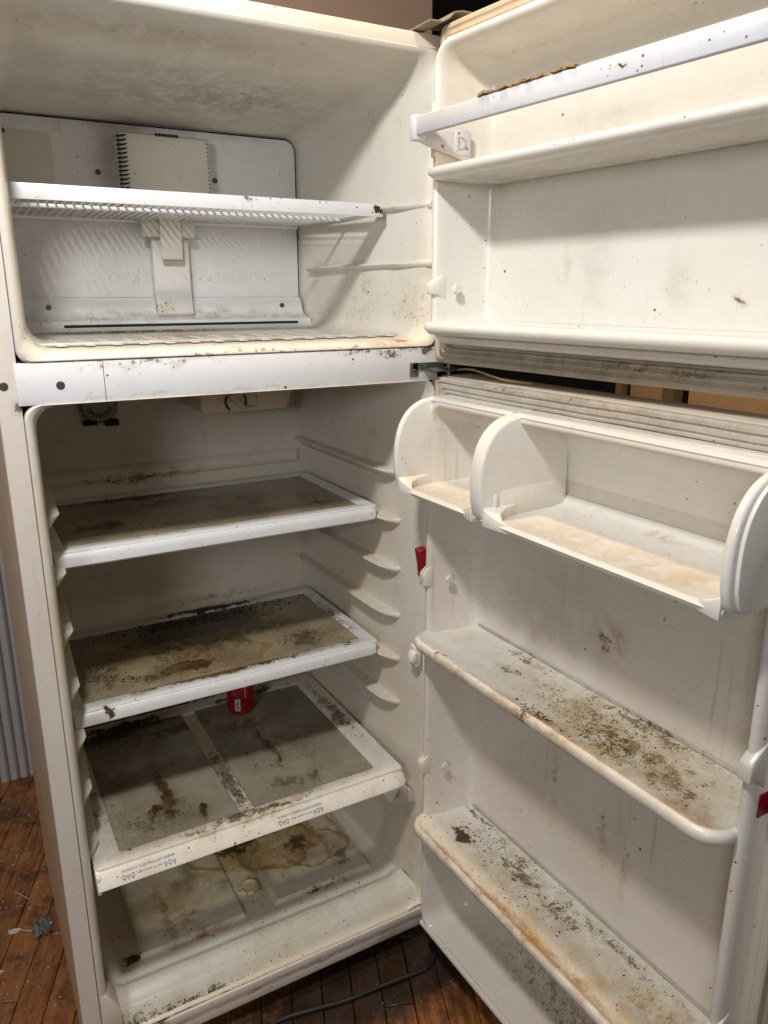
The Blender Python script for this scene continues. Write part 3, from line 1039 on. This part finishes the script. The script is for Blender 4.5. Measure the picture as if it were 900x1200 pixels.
# retainer bar, end cap and bracket
m_bar = plastic("retainer_white", (.62, .625, .66), .05, .16, .7, .3, stains=[('brown', (.47, -.1, 1.70), (.02, .03, .005), 1.0), ('tan', (.3, -.1, 1.712), (.1, .03, .004), .8)])
bm = bmesh.new()
bp = [(.104, 1.6835), (.1065, 1.6855), (.1065, 1.7105), (.1045, 1.7128), (.090, 1.7128), (.090, 1.7095), (.1015, 1.7095), (.1015, 1.6835)]
add_prism(bm, bp, lambda p: (.068, -p[0], p[1]), lambda p: (.700, -p[0], p[1]), .0006, 1)
bar = finish("retainer_bar", bm, m_bar, fd)
for uu_, sgn in ((.062, 1), (.706, -1)):
    bm = bmesh.new()
    add_box(bm, uu_ - .009, uu_ + .009, -.1085, -.086, 1.678, 1.716, .0035)
    finish("bar_cap", bm, m_bar, fd)
    bm = bmesh.new()
    brk = [(.100, 1.684), (.090, 1.702), (.046, 1.700), (-.002, 1.704), (-.010, 1.70), (-.010, 1.66), (.004, 1.655), (.030, 1.664), (.075, 1.672), (.096, 1.678)]
    add_prism(bm, brk, lambda p: (uu_ - .004, -p[0], p[1]), lambda p: (uu_ + .004, -p[0], p[1]), .002)
    bk = finish("bar_bracket", bm, m_bar, fd)
    bm = bmesh.new()
    add_box(bm, uu_ - .0055 * 1, uu_ + .0055, -.026, .008, 1.664, 1.700, .002)
    finish("bracket_pad", bm, m_bar, fd)
m_engr = plain("engraved_grey", (.46, .43, .38), .6)
TX = Matrix.Translation((.0677, -.022, 1.671)) @ Matrix.Rotation(R(90), 4, 'Z') @ Matrix.Rotation(R(90), 4, 'X')
text_mesh("bracket_letter", "D", .030, m_engr, fd, TX)
# torn label residue on top of the bar
bm = bmesh.new()
x = .225
while x < .40:
    w = random.uniform(.006, .018)
    hgt = random.uniform(.001, .005)
    mx = Matrix.Translation((x, -.1040 + random.uniform(-.002, .002), 1.7132)) @ Matrix.Rotation(random.uniform(-.25, .25), 4, 'Y')
    add_box(bm, -w / 2, w / 2, -.004, .006, 0, hgt, .0004, 1, mx)
    x += w * .75
finish("label_residue", bm, plain("dried_glue", (.42, .27, .12), .8, 0, .6, 60), fd, smooth=False)

# fridge door
gd, gl_ = make_door("fridge_door", 1.5, .062, 1.299, (.028, .7375, .0975, 1.268), m_dl2, m_gk2)
door_shelf("door_shelf", gd, m_ds1, .036, .726, .810, .090, .024, .040)
door_shelf("door_shelf", gd, m_ds2, .034, .726, .392, .086, .024, .040)
door_shelf("door_pan", gd, m_pan, .032, .733, .1165, .050, .018, .006)
for z in (.918, .508):
    for u in (.038, .727):
        stub(gd, m_dl2, u, .058, z - (.02 if u > .5 else 0), 1)
    knob(gd, m_dl2, .0625, .010, z, 1)
# covered dairy bin at the top of the fridge door


def bin_outline(k=1., dv=0., up=0.):
    pts = [(-.060, 1.262), (.030, 1.266)]
    for i in range(1, 15):
        a = R(90 - 90 * i / 14)
        e = .82
        pts.append((.030 + (.090 - dv) * math.cos(a) ** e, 1.160 + .106 * math.sin(a) ** e))
    pts += [(.119 - dv, 1.138), (.115 - dv, 1.117 + up), (.109 - dv, 1.105 + up), (.090, 1.099 + up), (-.060, 1.099 + up)]
    return pts


for nm, ua, ub, dv in (("bin_end", .033, .0465, 0), ("bin_divider", .261, .290, -.002), ("bin_end", .708, .7215, -.004)):
    bm = bmesh.new()
    add_prism(bm, bin_outline(dv=dv, up=.006 if ua > .7 else 0), lambda p: (ua, -p[0], p[1]), lambda p: (ub, -p[0], p[1]), .0060, 3)
    if ua > .7:
        add_prism(bm, bin_outline(dv=.006, up=.006), lambda p: (ub - .004, -p[0], 1.16 + (p[1] - 1.16) * .965), lambda p: (ub + .005, -p[0], 1.16 + (p[1] - 1.16) * .965), .002, 2)
    finish(nm, bm, m_bin, gd)
bm = bmesh.new()
for ua, ub in ((.046, .268), (.280, .710)):
    add_prism(bm, [(-.062, 1.125), (-.05, 1.114), (-.03, 1.1105), (.098, 1.1075), (.104, 1.111), (.109, 1.1105), (.112, 1.106), (.109, 1.100), (.09, 1.096), (-.062, 1.095)],
              lambda p: (ua, -p[0], p[1]), lambda p: (ub, -p[0], p[1]))
finish("bin_floor", bm, m_bin, gd)
for u0_, sg, Lf in ((.0455, 1, .045), (.262, -1, .035), (.289, 1, .060), (.709, -1, .036)):
    bm = bmesh.new()
    pl = [(0, .04), (0, .1155), (.25 * Lf, .1145), (.6 * Lf, .1118), (Lf, .1085), (.62 * Lf, .1035), (.32 * Lf, .094), (.14 * Lf, .075)]
    add_prism(bm, pl, lambda p: (u0_ + sg * p[0], -p[1], 1.098), lambda p: (u0_ + sg * p[0] * .97, -p[1] + .0, 1.098 + .0135 + .016 * max(0, 1 - p[0] / Lf) ** 1.6), .002)
    finish("bin_foot", bm, m_bin, gd)
bm = bmesh.new()
for ua, ub in ((.046, .268), (.280, .710)):
    add_prism(bm, [(-.0615, 1.27), (.046, 1.268), (.048, 1.262), (.044, 1.256), (.030, 1.252), (.0, 1.250), (-.03, 1.243), (-.05, 1.225), (-.058, 1.20), (-.0615, 1.15)],
              lambda p: (ua, -p[0], p[1]), lambda p: (ub, -p[0], p[1]))
finish("bin_hood", bm, m_bin, gd)
bm = bmesh.new()
add_prism(bm, [(-.055, 1.106), (.07, 1.106), (.085, 1.110), (.083, 1.146), (.074, 1.152), (-.055, 1.156)], lambda p: (.284, -p[0], p[1]), lambda p: (.291, -p[0], p[1]), .003)
add_box(bm, .284, .293, -.094, -.086, 1.122, 1.146, .002)
finish("divider_step", bm, m_bin, gd)

# ------------------------------------------------------------------ SHELVES
# wire shelf of the freezer
ws = empty("wire_shelf", (.37, .11, 1.582))
tag(ws, "white wire shelf with solid front trim resting inside the freezer compartment", "wire shelf")
OFF = Vector((-.37, -.11, -1.582))


def part_at(name, bm, mat, root, off):
    bmesh.ops.translate(bm, verts=bm.verts, vec=off)
    return finish(name, bm, mat, root)


# (stains use object space, so the trim keeps world-like coordinates through its own offset)
bm = bmesh.new()
add_box(bm, .0545, .689, .100, .1045, 1.581, 1.604, .0015)
add_box(bm, .0545, .689, .1047, .128, 1.6005, 1.604, .001)
o = finish("front_trim", bm, m_trim, ws)
o.location = OFF
bm = bmesh.new()
for y, z in ((.246, 1.587), (.462, 1.587)):
    add_tube(bm, [(.072, y, z), (.672, y, z)], .0036, 8)
add_tube(bm, [(.072, .105, 1.590), (.072, .462, 1.588)], .0032, 8)
o = finish("cross_rod", bm, m_wire, ws)
o.location = OFF
bm = bmesh.new()
add_prism(bm, [(.105, 1.583), (.105, 1.600), (.46, 1.597), (.46, 1.5885)], lambda p: (.674 + (.105 - p[0]) * .02, p[0], p[1]), lambda p: (.678 + (.105 - p[0]) * .02, p[0], p[1]), .001)
o = finish("side_rail", bm, m_wire, ws)
o.location = OFF
w0 = None
for i in range(42):
    x = .083 + i * .0142
    if w0 is None:
        bm = bmesh.new()
        add_tube(bm, [(0, .1045, 1.594), (0, .115, 1.5935), (0, .29, 1.5918), (0, .468, 1.590)], .0017, 6)
        w0 = finish("wire", bm, m_wire, ws)
        w0.location = OFF + Vector((x, 0, 0))
    else:
        like(w0, ws, OFF + Vector((x, 0, 0)))


def glass_shelf(name, z, stains_f, stains_g, film_amt, label, y0=.118, y1=.49, seedspread=1.):
    root = empty(name, (.37, .30, z))
    tag(root, label, "glass shelf", "framed glass shelves in the fridge compartment")
    off = Vector((-.37, -.30, -z))
    mf = plastic(name + "_frame_plastic", (.78, .78, .785), .08, .32, 1.7, .34, stains=stains_f)
    mg = glass_mat(name + "_glass", stains=stains_g, film_amt=film_amt, spread=seedspread)
    # frame: swept around the pane, front rail deeper
    xo0, xo1 = .0560, .6865
    rings_ = []
    prof = [(.0, -.004, 0), (0, -.0015, 0), (.0015, 0, 0), (.006, .0005, 0), (.022, -.0012, 0), (.026, -.004, 0), (.026, -.010, 0), (.004, -.012, 0), (0, -.010, 0)]
    bm = bmesh.new()
    for i, dz, _ in prof:
        ks = (1, 1.25, 1)
        rings_.append([(px, py, z + dz) for px, py in rrect(xo0 + i * 1.0, xo1 - i * 1.15, y0 + i * 1.45, y1 - i * 1.25, .012 if i < .02 else .003, 4)])
    rings_.append(rings_[0])
    add_loft(bm, rings_)
    fr_ = finish("frame", bm, mf, root)
    fr_.location = off
    bm = bmesh.new()
    fp = [(y0 + .002, z - .002), (y0 - .0035, z - .006), (y0 - .006, z - .014), (y0 - .006, z - .026), (y0 - .003, z - .029), (y0 + .004, z - .029), (y0 + .008, z - .012), (y0 + .012, z - .002)]
    add_loft(bm, [[(x, y + dy, zz) for y, zz in fp] for x, dy in ((xo0 + .0015, .006), (xo0 + .004, .001), (xo0 + .012, 0), (.37, 0), (xo1 - .02, 0), (xo1 - .008, .003), (xo1 - .0015, .014))], True, True)
    fe = finish("front_edge", bm, mf, root)
    fe.location = off
    bm = bmesh.new()
    add_box(bm, xo0 + .022, xo1 - .025, y0 + .034, y1 - .030, z - .0075, z - .0035)
    gp = finish("glass_pane", bm, mg, root, smooth=False)
    gp.location = off
    return root


glass_shelf("glass_shelf", 1.023,
            [('mold', (.3, .15, 1.022), (.32, .02, .02), .62), ('brown', (.6, .3, 1.02), (.05, .2, .02), .5)],
            [('brown', (.42, .30, 1.018), (.26, .15, .03), .72), ('brown', (.16, .25, 1.018), (.10, .06, .03), .9), ('brown', (.40, .36, 1.018), (.16, .05, .03), .95),
             ('mold', (.32, .37, 1.018), (.18, .07, .03), .85), ('mold', (.60, .22, 1.018), (.08, .10, .03), .7), ('black', (.24, .442, 1.018), (.20, .035, .03), 1.0)], .80,
            "top framed glass shelf with a dusty brown pane", seedspread=.6)
glass_shelf("glass_shelf", .718,
            [('brown', (.33, .150, .717), (.34, .030, .03), 1.05), ('mold', (.40, .145, .717), (.30, .022, .03), .85), ('mold', (.62, .14, .71), (.07, .03, .03), .8),
             ('mold', (.66, .3, .717), (.03, .2, .03), .75), ('black', (.42, .475, .717), (.2, .022, .03), 1.15), ('brown', (.12, .12, .705), (.012, .03, .03), 1.1),
             ('rust', (.36, .15, .716), (.2, .02, .02), .5)],
            [('rust', (.33, .30, .713), (.16, .08, .03), .4), ('pink', (.34, .225, .713), (.11, .045, .03), 1.0),
             ('ring', (.42, .35, .713), (.055, .04, .03), 1.), ('ring', (.30, .33, .713), (.08, .05, .03), 1.), ('ring', (.35, .22, .713), (.13, .055, .03), 1.),
             ('ring', (.22, .36, .713), (.07, .04, .03), .8), ('brown', (.36, .30, .713), (.28, .15, .03), .85), ('brown', (.30, .36, .713), (.2, .06, .03), 1.1),
             ('brown', (.30, .21, .713), (.11, .05, .03), 1.1), ('mold', (.56, .22, .713), (.11, .08, .03), .8),
             ('mold', (.14, .25, .713), (.08, .12, .03), .8), ('mold', (.22, .2, .713), (.1, .05, .03), .8), ('mold', (.50, .32, .713), (.12, .06, .03), .8),
             ('mold', (.37, .385, .713), (.27, .085, .03), 1.2), ('black', (.38, .425, .713), (.23, .062, .03), 1.5)], .80,
            "middle glass shelf caked with black mould along its back edge", seedspread=1.4)

# crisper cover
CZ = .459
cc = empty("crisper_cover", (.37, .25, CZ))
tag(cc, "lowest shelf, a white crisper cover with two dirty panes and blue humidity print", "crisper cover")
off = Vector((-.37, -.25, -CZ))
mcf = plastic("crisper_frame_plastic", (.77, .75, .70), .25, .45, 1.8, .34, mottled=.35, stains=[
    ('mold', (.36, .035, .459), (.24, .022, .03), .8), ('brown', (.33, .035, .459), (.26, .03, .03), .75), ('mold', (.345, .16, .46), (.025, .16, .03), 1.25),
    ('brown', (.345, .2, .46), (.025, .16, .03), .85), ('black', (.20, .49, .46), (.16, .03, .03), 1.2), ('mold', (.09, .46, .46), (.05, .08, .03), 1.2),
    ('grime', (.348, .17, .46), (.035, .2, .03), 1.0), ('mold', (.66, .30, .46), (.03, .25, .03), .8), ('mold', (.12, .055, .46), (.02, .02, .03), 1.2), ('brown', (.5, .49, .46), (.2, .03, .03), .9), ('brown', (.09, .2, .46), (.03, .2, .03), .7)])
bm = bmesh.new()
xo0, xo1, yo0, yo1 = .0535, .6905, .018, .520
prof = [(-.0005, -.012), (0, -.004), (.001, -.001), (.004, 0), (.010, .0004), (.030, -.001), (.034, -.004), (.034, -.010), (.002, -.014)]
rings_ = [[(px, py, CZ + dz) for px, py in rrect(xo0 + i * 1.45, xo1 - i * 1.55, yo0 + i * 1.0, yo1 - i * 1.25, .008, 4)] for i, dz in prof]
rings_.append(rings_[0])
add_loft(bm, rings_)
o = finish("frame", bm, mcf, cc)
o.location = off
bm = bmesh.new()
fp = [(.030, -.0008), (.022, -.002), (.0195, -.0038), (-.0045, -.0255), (-.0055, -.0285), (-.0035, -.030), (.002, -.028), (.014, -.014), (.028, -.007)]
add_loft(bm, [[(x, y + dy, CZ + zz) for y, zz in fp] for x, dy in ((xo0 + .0005, .001), (xo0 + .006, 0), (.37, 0), (xo1 - .03, 0), (xo1 - .010, .002), (xo1 - .001, .010))], True, True)
o = finish("front_lip", bm, mcf, cc)
o.location = off
bm = bmesh.new()
add_box(bm, .334, .363, .048, .300, CZ - .016, CZ - .0004, .003)
add_box(bm, .332, .365, .044, .300, CZ - .020, CZ - .010, .002)
o = finish("divider", bm, mcf, cc)
o.location = off
mcg = glass_mat("crisper_glass", (.70, .64, .49), .36, stains=[
    ('brown', (.20, .13, .455), (.14, .09, .03), .75), ('mold', (.18, .11, .455), (.13, .08, .03), .7), ('brown', (.22, .20, .455), (.024, .2, .03), 1.0), ('brown', (.19, .15, .455), (.04, .03, .03), 1.0),
    ('brown', (.27, .10, .455), (.03, .04, .03), 1.0), ('mold', (.45, .36, .455), (.12, .06, .03), .8), ('brown', (.30, .42, .455), (.22, .06, .03), .9),
    ('brown', (.48, .10, .455), (.15, .05, .03), .8), ('mold', (.53, .22, .455), (.1, .12, .03), .65), ('brown', (.47, .25, .455), (.02, .2, .03), .9), ('ring', (.19, .42, .455), (.06, .035, .03), 1.0),
    ('mold', (.16, .46, .455), (.14, .035, .03), 1.1), ('black', (.2, .478, .455), (.2, .022, .03), 1.2)], spread=1.2)
for xa, xb, ya, yb in ((.1035, .3325, .0525, .478), (.3645, .637, .0525, .478)):
    bm = bmesh.new()
    add_box(bm, xa, xb, ya, yb, CZ - .0075, CZ - .0035)
    o = finish("glass_pane", bm, mcg, cc, smooth=False)
    o.location = off
# the blue humidity print, twice
Nrm = Vector((0, -.84, .54)).normalized()


def lip_matrix(x, s, rise=.0005):
    """frame on the sloped front of the lip: +X right, +Y up the slope"""
    a = Vector((x, -.0045, CZ - .0255))
    b_ = Vector((x, .0195, CZ - .0038))
    up = (b_ - a).normalized()
    n = Vector((1, 0, 0)).cross(up)
    p = a + up * s + n * rise
    m = Matrix((Vector((1, 0, 0)), up, n)).transposed().to_4x4()
    m.translation = p
    return m


for x in (.096, .395):
    ms_ = []
    o = text_mesh("print_line", "HUMIDITY CONTROLLED CRISPER", .0062, m_ink, cc, lip_matrix(x, .0165, .0004))
    w = max(v.co.x for v in o.data.vertices) - min(v.co.x for v in o.data.vertices)
    o.location = off
    o = text_mesh("print_line", "HIGH", .0048, m_ink, cc, lip_matrix(x + .026, .0075, .0004))
    o.location = off
    o = text_mesh("print_line", "LOW", .0048, m_ink, cc, lip_matrix(x + .060, .0075, .0004))
    o.location = off
    for k in range(4):
        bm = bmesh.new()
        add_box(bm, -.0011, .0011, -.0011, .0011, 0, .0003)
        bm.transform(lip_matrix(x + .0415 + k * .005, .0092, .0004))
        o = finish("print_dot", bm, m_ink, cc, smooth=False)
        o.location = off
    for k, ux in enumerate((.003, .0105, .018, .077, .085, .093)):
        bm = bmesh.new()
        st = []
        for q in range(17):
            a = 2 * math.pi * q / 16
            rx, ry = ((.0033, .0042) if k % 2 == 0 else (.0024, .0030))
            st.append([(ux + math.cos(a) * (rx - t), .0000 + math.sin(a) * (ry - t), h) for t, h in ((0, 0), (0, .0003), (.0010, .0003), (.0010, 0))])
        add_loft(bm, st)
        add_box(bm, ux - .0006, ux + .0006, -.0062, -.0036, 0, .0003)
        bm.transform(lip_matrix(x, .0082, .0004))
        o = finish("print_icon", bm, m_ink, cc, smooth=False)
        o.location = off

# ------------------------------------------------------------------ SODA CAN
can = empty("soda_can", (.468, .425, CZ - .0033))
tag(can, "red soda can standing on the crisper cover under the middle shelf", "can")
b = NB("red_can_print")
P = b.coords()
c = b.mix(b.mr(b.noise(P, 40, 4), .3, .7), (.36, .006, .012), (.24, .004, .010))
c = b.mix(b.math('MULTIPLY', b.mr(b.noise(P, 90, 6, .7), .5, .7), .35), c, (.16, .10, .07))
m_can = b.done(b.bsdf(c, b.mr(b.noise(P, 60, 4), .3, .7, .25, .5), .3))
m_alu = plain("aluminium", (.62, .62, .63), .28, 1., .15, 60)
m_canw = plain("can_print_white", (.55, .45, .46), .35)


def lathe(bm, prof, seg=40):
    add_loft(bm, [[(math.cos(2 * math.pi * k / seg) * r, math.sin(2 * math.pi * k / seg) * r, z) for k in range(seg)] for r, z in prof], True, True)


bm = bmesh.new()
lathe(bm, [(.022, 0), (.0245, .0004), (.0265, .004), (.0305, .009), (.0328, .014), (.0330, .02), (.0330, .100), (.0325, .104), (.0295, .112), (.0272, .117)])
finish("body", bm, m_can, can)
bm = bmesh.new()
lathe(bm, [(.0272, .117), (.0282, .1185), (.0285, .1205), (.0275, .1215), (.0262, .1205), (.0255, .1175)])
finish("lid", bm, m_alu, can)


def can_patch(bm, a0, a1, z0, z1, r=.03325, n=6):
    st = []
    for k in range(n + 1):
        a = R(a0 + (a1 - a0) * k / n)
        st.append([(math.cos(a) * q, math.sin(a) * q, z) for q, z in ((r - .0004, z0), (r, z0), (r, z1), (r - .0004, z1))])
    add_loft(bm, st, True, True)


bm = bmesh.new()
AC = -108
can_patch(bm, AC - 25, AC - 3, .016, .047)
finish("barcode_panel", bm, plain("barcode_white", (.6, .56, .54), .5), can)
bm = bmesh.new()
z = .019
while z < .044:
    w = random.choice((.0008, .0012, .002))
    can_patch(bm, AC - 20, AC - 8, z, z + w, .0335, 3)
    z += w + random.choice((.0009, .0014, .002))
finish("barcode", bm, m_ink2, can)
bm = bmesh.new()
z = .052
while z < .092:
    w = random.uniform(.002, .006)
    can_patch(bm, AC + 16 + random.uniform(0, 2), AC + 22 + random.uniform(0, 3), z, z + w, .0334, 3)
    z += w + random.uniform(.001, .0025)
finish("side_lettering", bm, m_canw, can)
bm = bmesh.new()
for k in range(9):
    zz = .056 + k * .0042
    can_patch(bm, AC - 40 + random.uniform(0, 4), AC - 18 + random.uniform(-8, 6), zz, zz + .0014, .0334, 5)
finish("fine_print", bm, plain("faded_print", (.36, .12, .15), .4), can)

# ------------------------------------------------------------------ LOOSE THINGS
# red tape at the door
rt = bmesh.new()
pts = [(.0, .036), (.018, .038), (.0175, .012), (.0145, -.022), (.0085, -.024), (.0065, -.002)]
add_prism(rt, pts, lambda p: (p[0] + .7045, -.012, p[1] + .920), lambda p: (p[0] + .7045, .004, p[1] + .920 + .004), .001)
rt = finish("red_tape", rt, m_red)
tag(rt, "small torn red tape tab hanging by the hinge side of the fridge door", "tape")
rt2 = bmesh.new()
mx = Matrix.Translation((HX, HY, 0)) @ Matrix.Rotation(R(1.5 - 90), 4, 'Z')
add_box(rt2, .7368, .7384, -.034, -.0110, .832, .864, .0004, 1)
add_box(rt2, .7368, .7680, -.0135, -.0120, .832, .864, .0004, 1)
add_box(rt2, .7668, .7680, -.0135, .06, .832, .864, .0004, 1)
rt2.transform(mx)
rt2 = finish("red_tape", rt2, m_red)
tag(rt2, "flat red tape band stuck across the gasket at the outer edge of the fridge door", "tape")
# yellow wire through the hinge gap
bm = bmesh.new()
add_tube(bm, [(.762, -.05, 1.310), (.758, -.075, 1.3135), (.752, -.11, 1.3155), (.748, -.15, 1.312), (.750, -.20, 1.306), (.770, -.25, 1.303)], .0018, 8)
wr = finish("wire", bm, plain("yellow_wire", (.45, .31, .13), .5))
tag(wr, "short yellow wire poking out between the two doors beside the middle hinge", "wire")
# power cord
bm = bmesh.new()
cp = [(.80, .06, .006), (.765, .02, .006), (.740, -.045, .005), (.700, -.080, .005), (.640, -.078, .006), (.570, -.072, .006), (.50, -.066, .005), (.43, -.052, .006), (.36, -.040, .005), (.28, -.05, .005), (.18, -.10, .005)]
sm = []
for i in range(len(cp) - 1):
    p0, p1, p2, p3 = [Vector(cp[max(0, min(len(cp) - 1, i + k))]) for k in (-1, 0, 1, 2)]
    for t in (0, .25, .5, .75):
        sm.append(.5 * ((2 * p1) + (p2 - p0) * t + (2 * p0 - 5 * p1 + 4 * p2 - p3) * t * t + (3 * p1 - p0 - 3 * p2 + p3) * t ** 3))
sm.append(Vector(cp[-1]))
add_tube(bm, sm, .0048, 10)
cd = finish("power_cord", bm, m_black)
tag(cd, "black power cord lying on the boards along the refrigerator's front", "cord")

m_sliver = plain("pale_wood", (.55, .40, .24), .7)
for pts, r, lab in [
        ([(-.080, .625, .002), (-.050, .575, .004)], .0022, "thin pale wood splinter lying crosswise, upper of two on the floor"),
        ([(-.079, .575, .003), (-.061, .612, .006)], .0018, "short pale splinter leaning over another one left of the refrigerator"),
        ([(-.094, .495, .002), (-.060, .468, .004), (-.040, .455, .003)], .0022, "long matchstick-like splinter ending at the crumpled plastic scrap")]:
    bm = bmesh.new()
    add_tube(bm, pts, [r * .5] + [r] * (len(pts) - 2) + [r * .6], 5)
    o = finish("wood_splinter", bm, m_sliver, smooth=False)
    tag(o, lab, "splinter", "wood splinters on the floor")
# crumpled plastic
b = NB("clear_film")
P = b.coords()
c = b.mix(b.noise(P, 60, 4), (.035, .030, .026), (.30, .29, .28))
m_film = b.done(b.bsdf(c, .12, 0))
bm = bmesh.new()
N = 14
g = [[bm.verts.new((-.055 + .042 * i / N + .004 * mnoise.noise(Vector((i * .6, j * .6, 3))), .435 + .05 * j / N + .004 * mnoise.noise(Vector((i * .5, j * .7, 8))),
                    .004 + max(0, .016 * (mnoise.noise(Vector((i * .45, j * .5, 1))) + .35)))) for i in range(N + 1)] for j in range(N + 1)]
for j in range(N):
    for i in range(N):
        if (i in (0, N - 1) or j in (0, N - 1)) and random.random() < .4:
            continue
        bm.faces.new((g[j][i], g[j][i + 1], g[j + 1][i + 1], g[j + 1][i]))
o = finish("plastic_scrap", bm, m_film, smooth=False)
tag(o, "crumpled scrap of clear plastic film on the floor left of the refrigerator", "scrap")
m_flake = plain("white_paint_flake", (.62, .58, .52), .7)
for (x, y, s, lab) in ((-.095, .485, .012, "small white paint chip beside the long splinter"), (-.155, .375, .022, "larger torn white paint flake at the left edge of the floor")):
    bm = bmesh.new()
    n = 9
    ring_ = []
    for k in range(n):
        a = 6.283 * k / n
        q = s * random.uniform(.5, 1.1)
        ring_.append((x + math.cos(a) * q * 1.4, y + math.sin(a) * q * .7))
    add_prism(bm, ring_, lambda p: (p[0], p[1], .0015), lambda p: (p[0], p[1], .0015 + .003))
    o = finish("paint_flake", bm, m_flake, smooth=False)
    tag(o, lab, "paint chip", "paint chips on the floor")

# crumbs and crust: uncountable
m_crumb = plain("mould_crumbs", (.035, .027, .018), .9, 0, .5, 90)
m_crumb2 = plain("brown_crumbs", (.10, .06, .028), .9, 0, .5, 90)


def gauss_in(cx, cy, sx, sy, zf, x0, x1, y0, y1):
    def f_():
        for _ in range(20):
            x, y = random.gauss(cx, sx), random.gauss(cy, sy)
            if x0 < x < x1 and y0 < y < y1:
                return (x, y, zf(x, y) if callable(zf) else zf)
        return None
    return f_


crumbs("mould_crust", gauss_in(.37, .432, .11, .018, .7148, .085, .655, .16, .459), 900, .0009, .0040, m_crumb,
       "black mould crust along the back of the middle shelf", .7)
crumbs("mould_crust", gauss_in(.25, .445, .09, .014, 1.0198, .085, .655, .16, .458), 160, .0008, .003, m_crumb,
       "thin black mould crust along the back of the top shelf")
crumbs("shelf_crumbs", gauss_in(.35, .28, .17, .09, .7148, .085, .655, .16, .455), 300, .0005, .0022, m_crumb2,
       "brown crumbs scattered over the middle shelf")
crumbs("frame_crumbs", gauss_in(.37, .142, .17, .007, .7184, .07, .66, .126, .153), 260, .0005, .0020, m_crumb2,
       "dark crumbs along the front rim of the middle shelf")
crumbs("cover_crumbs", gauss_in(.348, .17, .008, .09, .4592, .336, .361, .05, .295), 220, .0007, .0028, m_crumb2,
       "dark crumbs along the crisper cover's middle divider")
crumbs("cover_crumbs", gauss_in(.38, .036, .13, .006, .4586, .09, .65, .026, .049), 220, .0005, .0020, m_crumb2,
       "dark crumbs along the crisper cover's front rim")
crumbs("cover_crumbs", gauss_in(.17, .47, .06, .02, .4570, .105, .33, .40, .477), 220, .0008, .0030, m_crumb,
       "black crumbs in the back left corner of the crisper cover")
crumbs("pan_crumbs", gauss_in(.38, .12, .2, .12, lambda x, y: pan_h(x, y) + .0002, .09, .67, .01, .45), 260, .0005, .0020, m_crumb2,
       "specks of dirt on the fridge compartment floor")
crumbs("sill_grime", gauss_in(.15, .0, .08, .003, lambda x, y: pan_h(x, y) + .0003, .06, .7, -.006, .008), 120, .0006, .0026, m_crumb,
       "black grime clumps along the sill of the fridge compartment")
crumbs("freezer_crumbs", gauss_in(.4, .2, .22, .14, 1.3700, .07, .68, .03, .40), 200, .0006, .0022, m_crumb,
       "dark crumbs on the freezer floor")
crumbs("floor_dust", gauss_in(-.06, .55, .12, .35, .0008, -.6, -.004, -.4, 1.1), 500, .0004, .0024, m_flake,
       "pale dust and paint specks on the boards left of the refrigerator", .4)
crumbs("floor_dust", gauss_in(.55, -.15, .2, .08, .0008, .2, .9, -.5, -.02), 120, .0004, .0016, m_flake,
       "pale specks on the boards in front of the refrigerator", .4)
dm = Matrix.Translation((HX, HY, 0)) @ Matrix.Rotation(R(1.5 - 90), 4, 'Z')


def door_crumbs(name, cu, cv, su, sv, z, n, lab, mat, smax=.0024):
    g0 = gauss_in(cu, -cv, su, sv, z, .06, .70, -.068, .055)
    def f_():
        p = g0()
        return None if p is None else dm @ Vector(p)
    crumbs(name, f_, n, .0005, smax, mat, lab)


door_crumbs("shelf_mould", .46, .02, .10, .03, .8054, 260, "black mould specks over the upper shelf of the fridge door", m_crumb)
door_crumbs("shelf_mould", .385, .066, .03, .006, .8056, 70, "black mould clump at the front rim of the upper door shelf", m_crumb, .0032)
door_crumbs("shelf_mould", .13, .0, .015, .008, .3874, 90, "dark clump near the hinge end of the lower door shelf", m_crumb2, .0028)
door_crumbs("shelf_mould", .28, -.01, .12, .03, .3874, 240, "fine mould specks over the lower shelf of the fridge door", m_crumb)
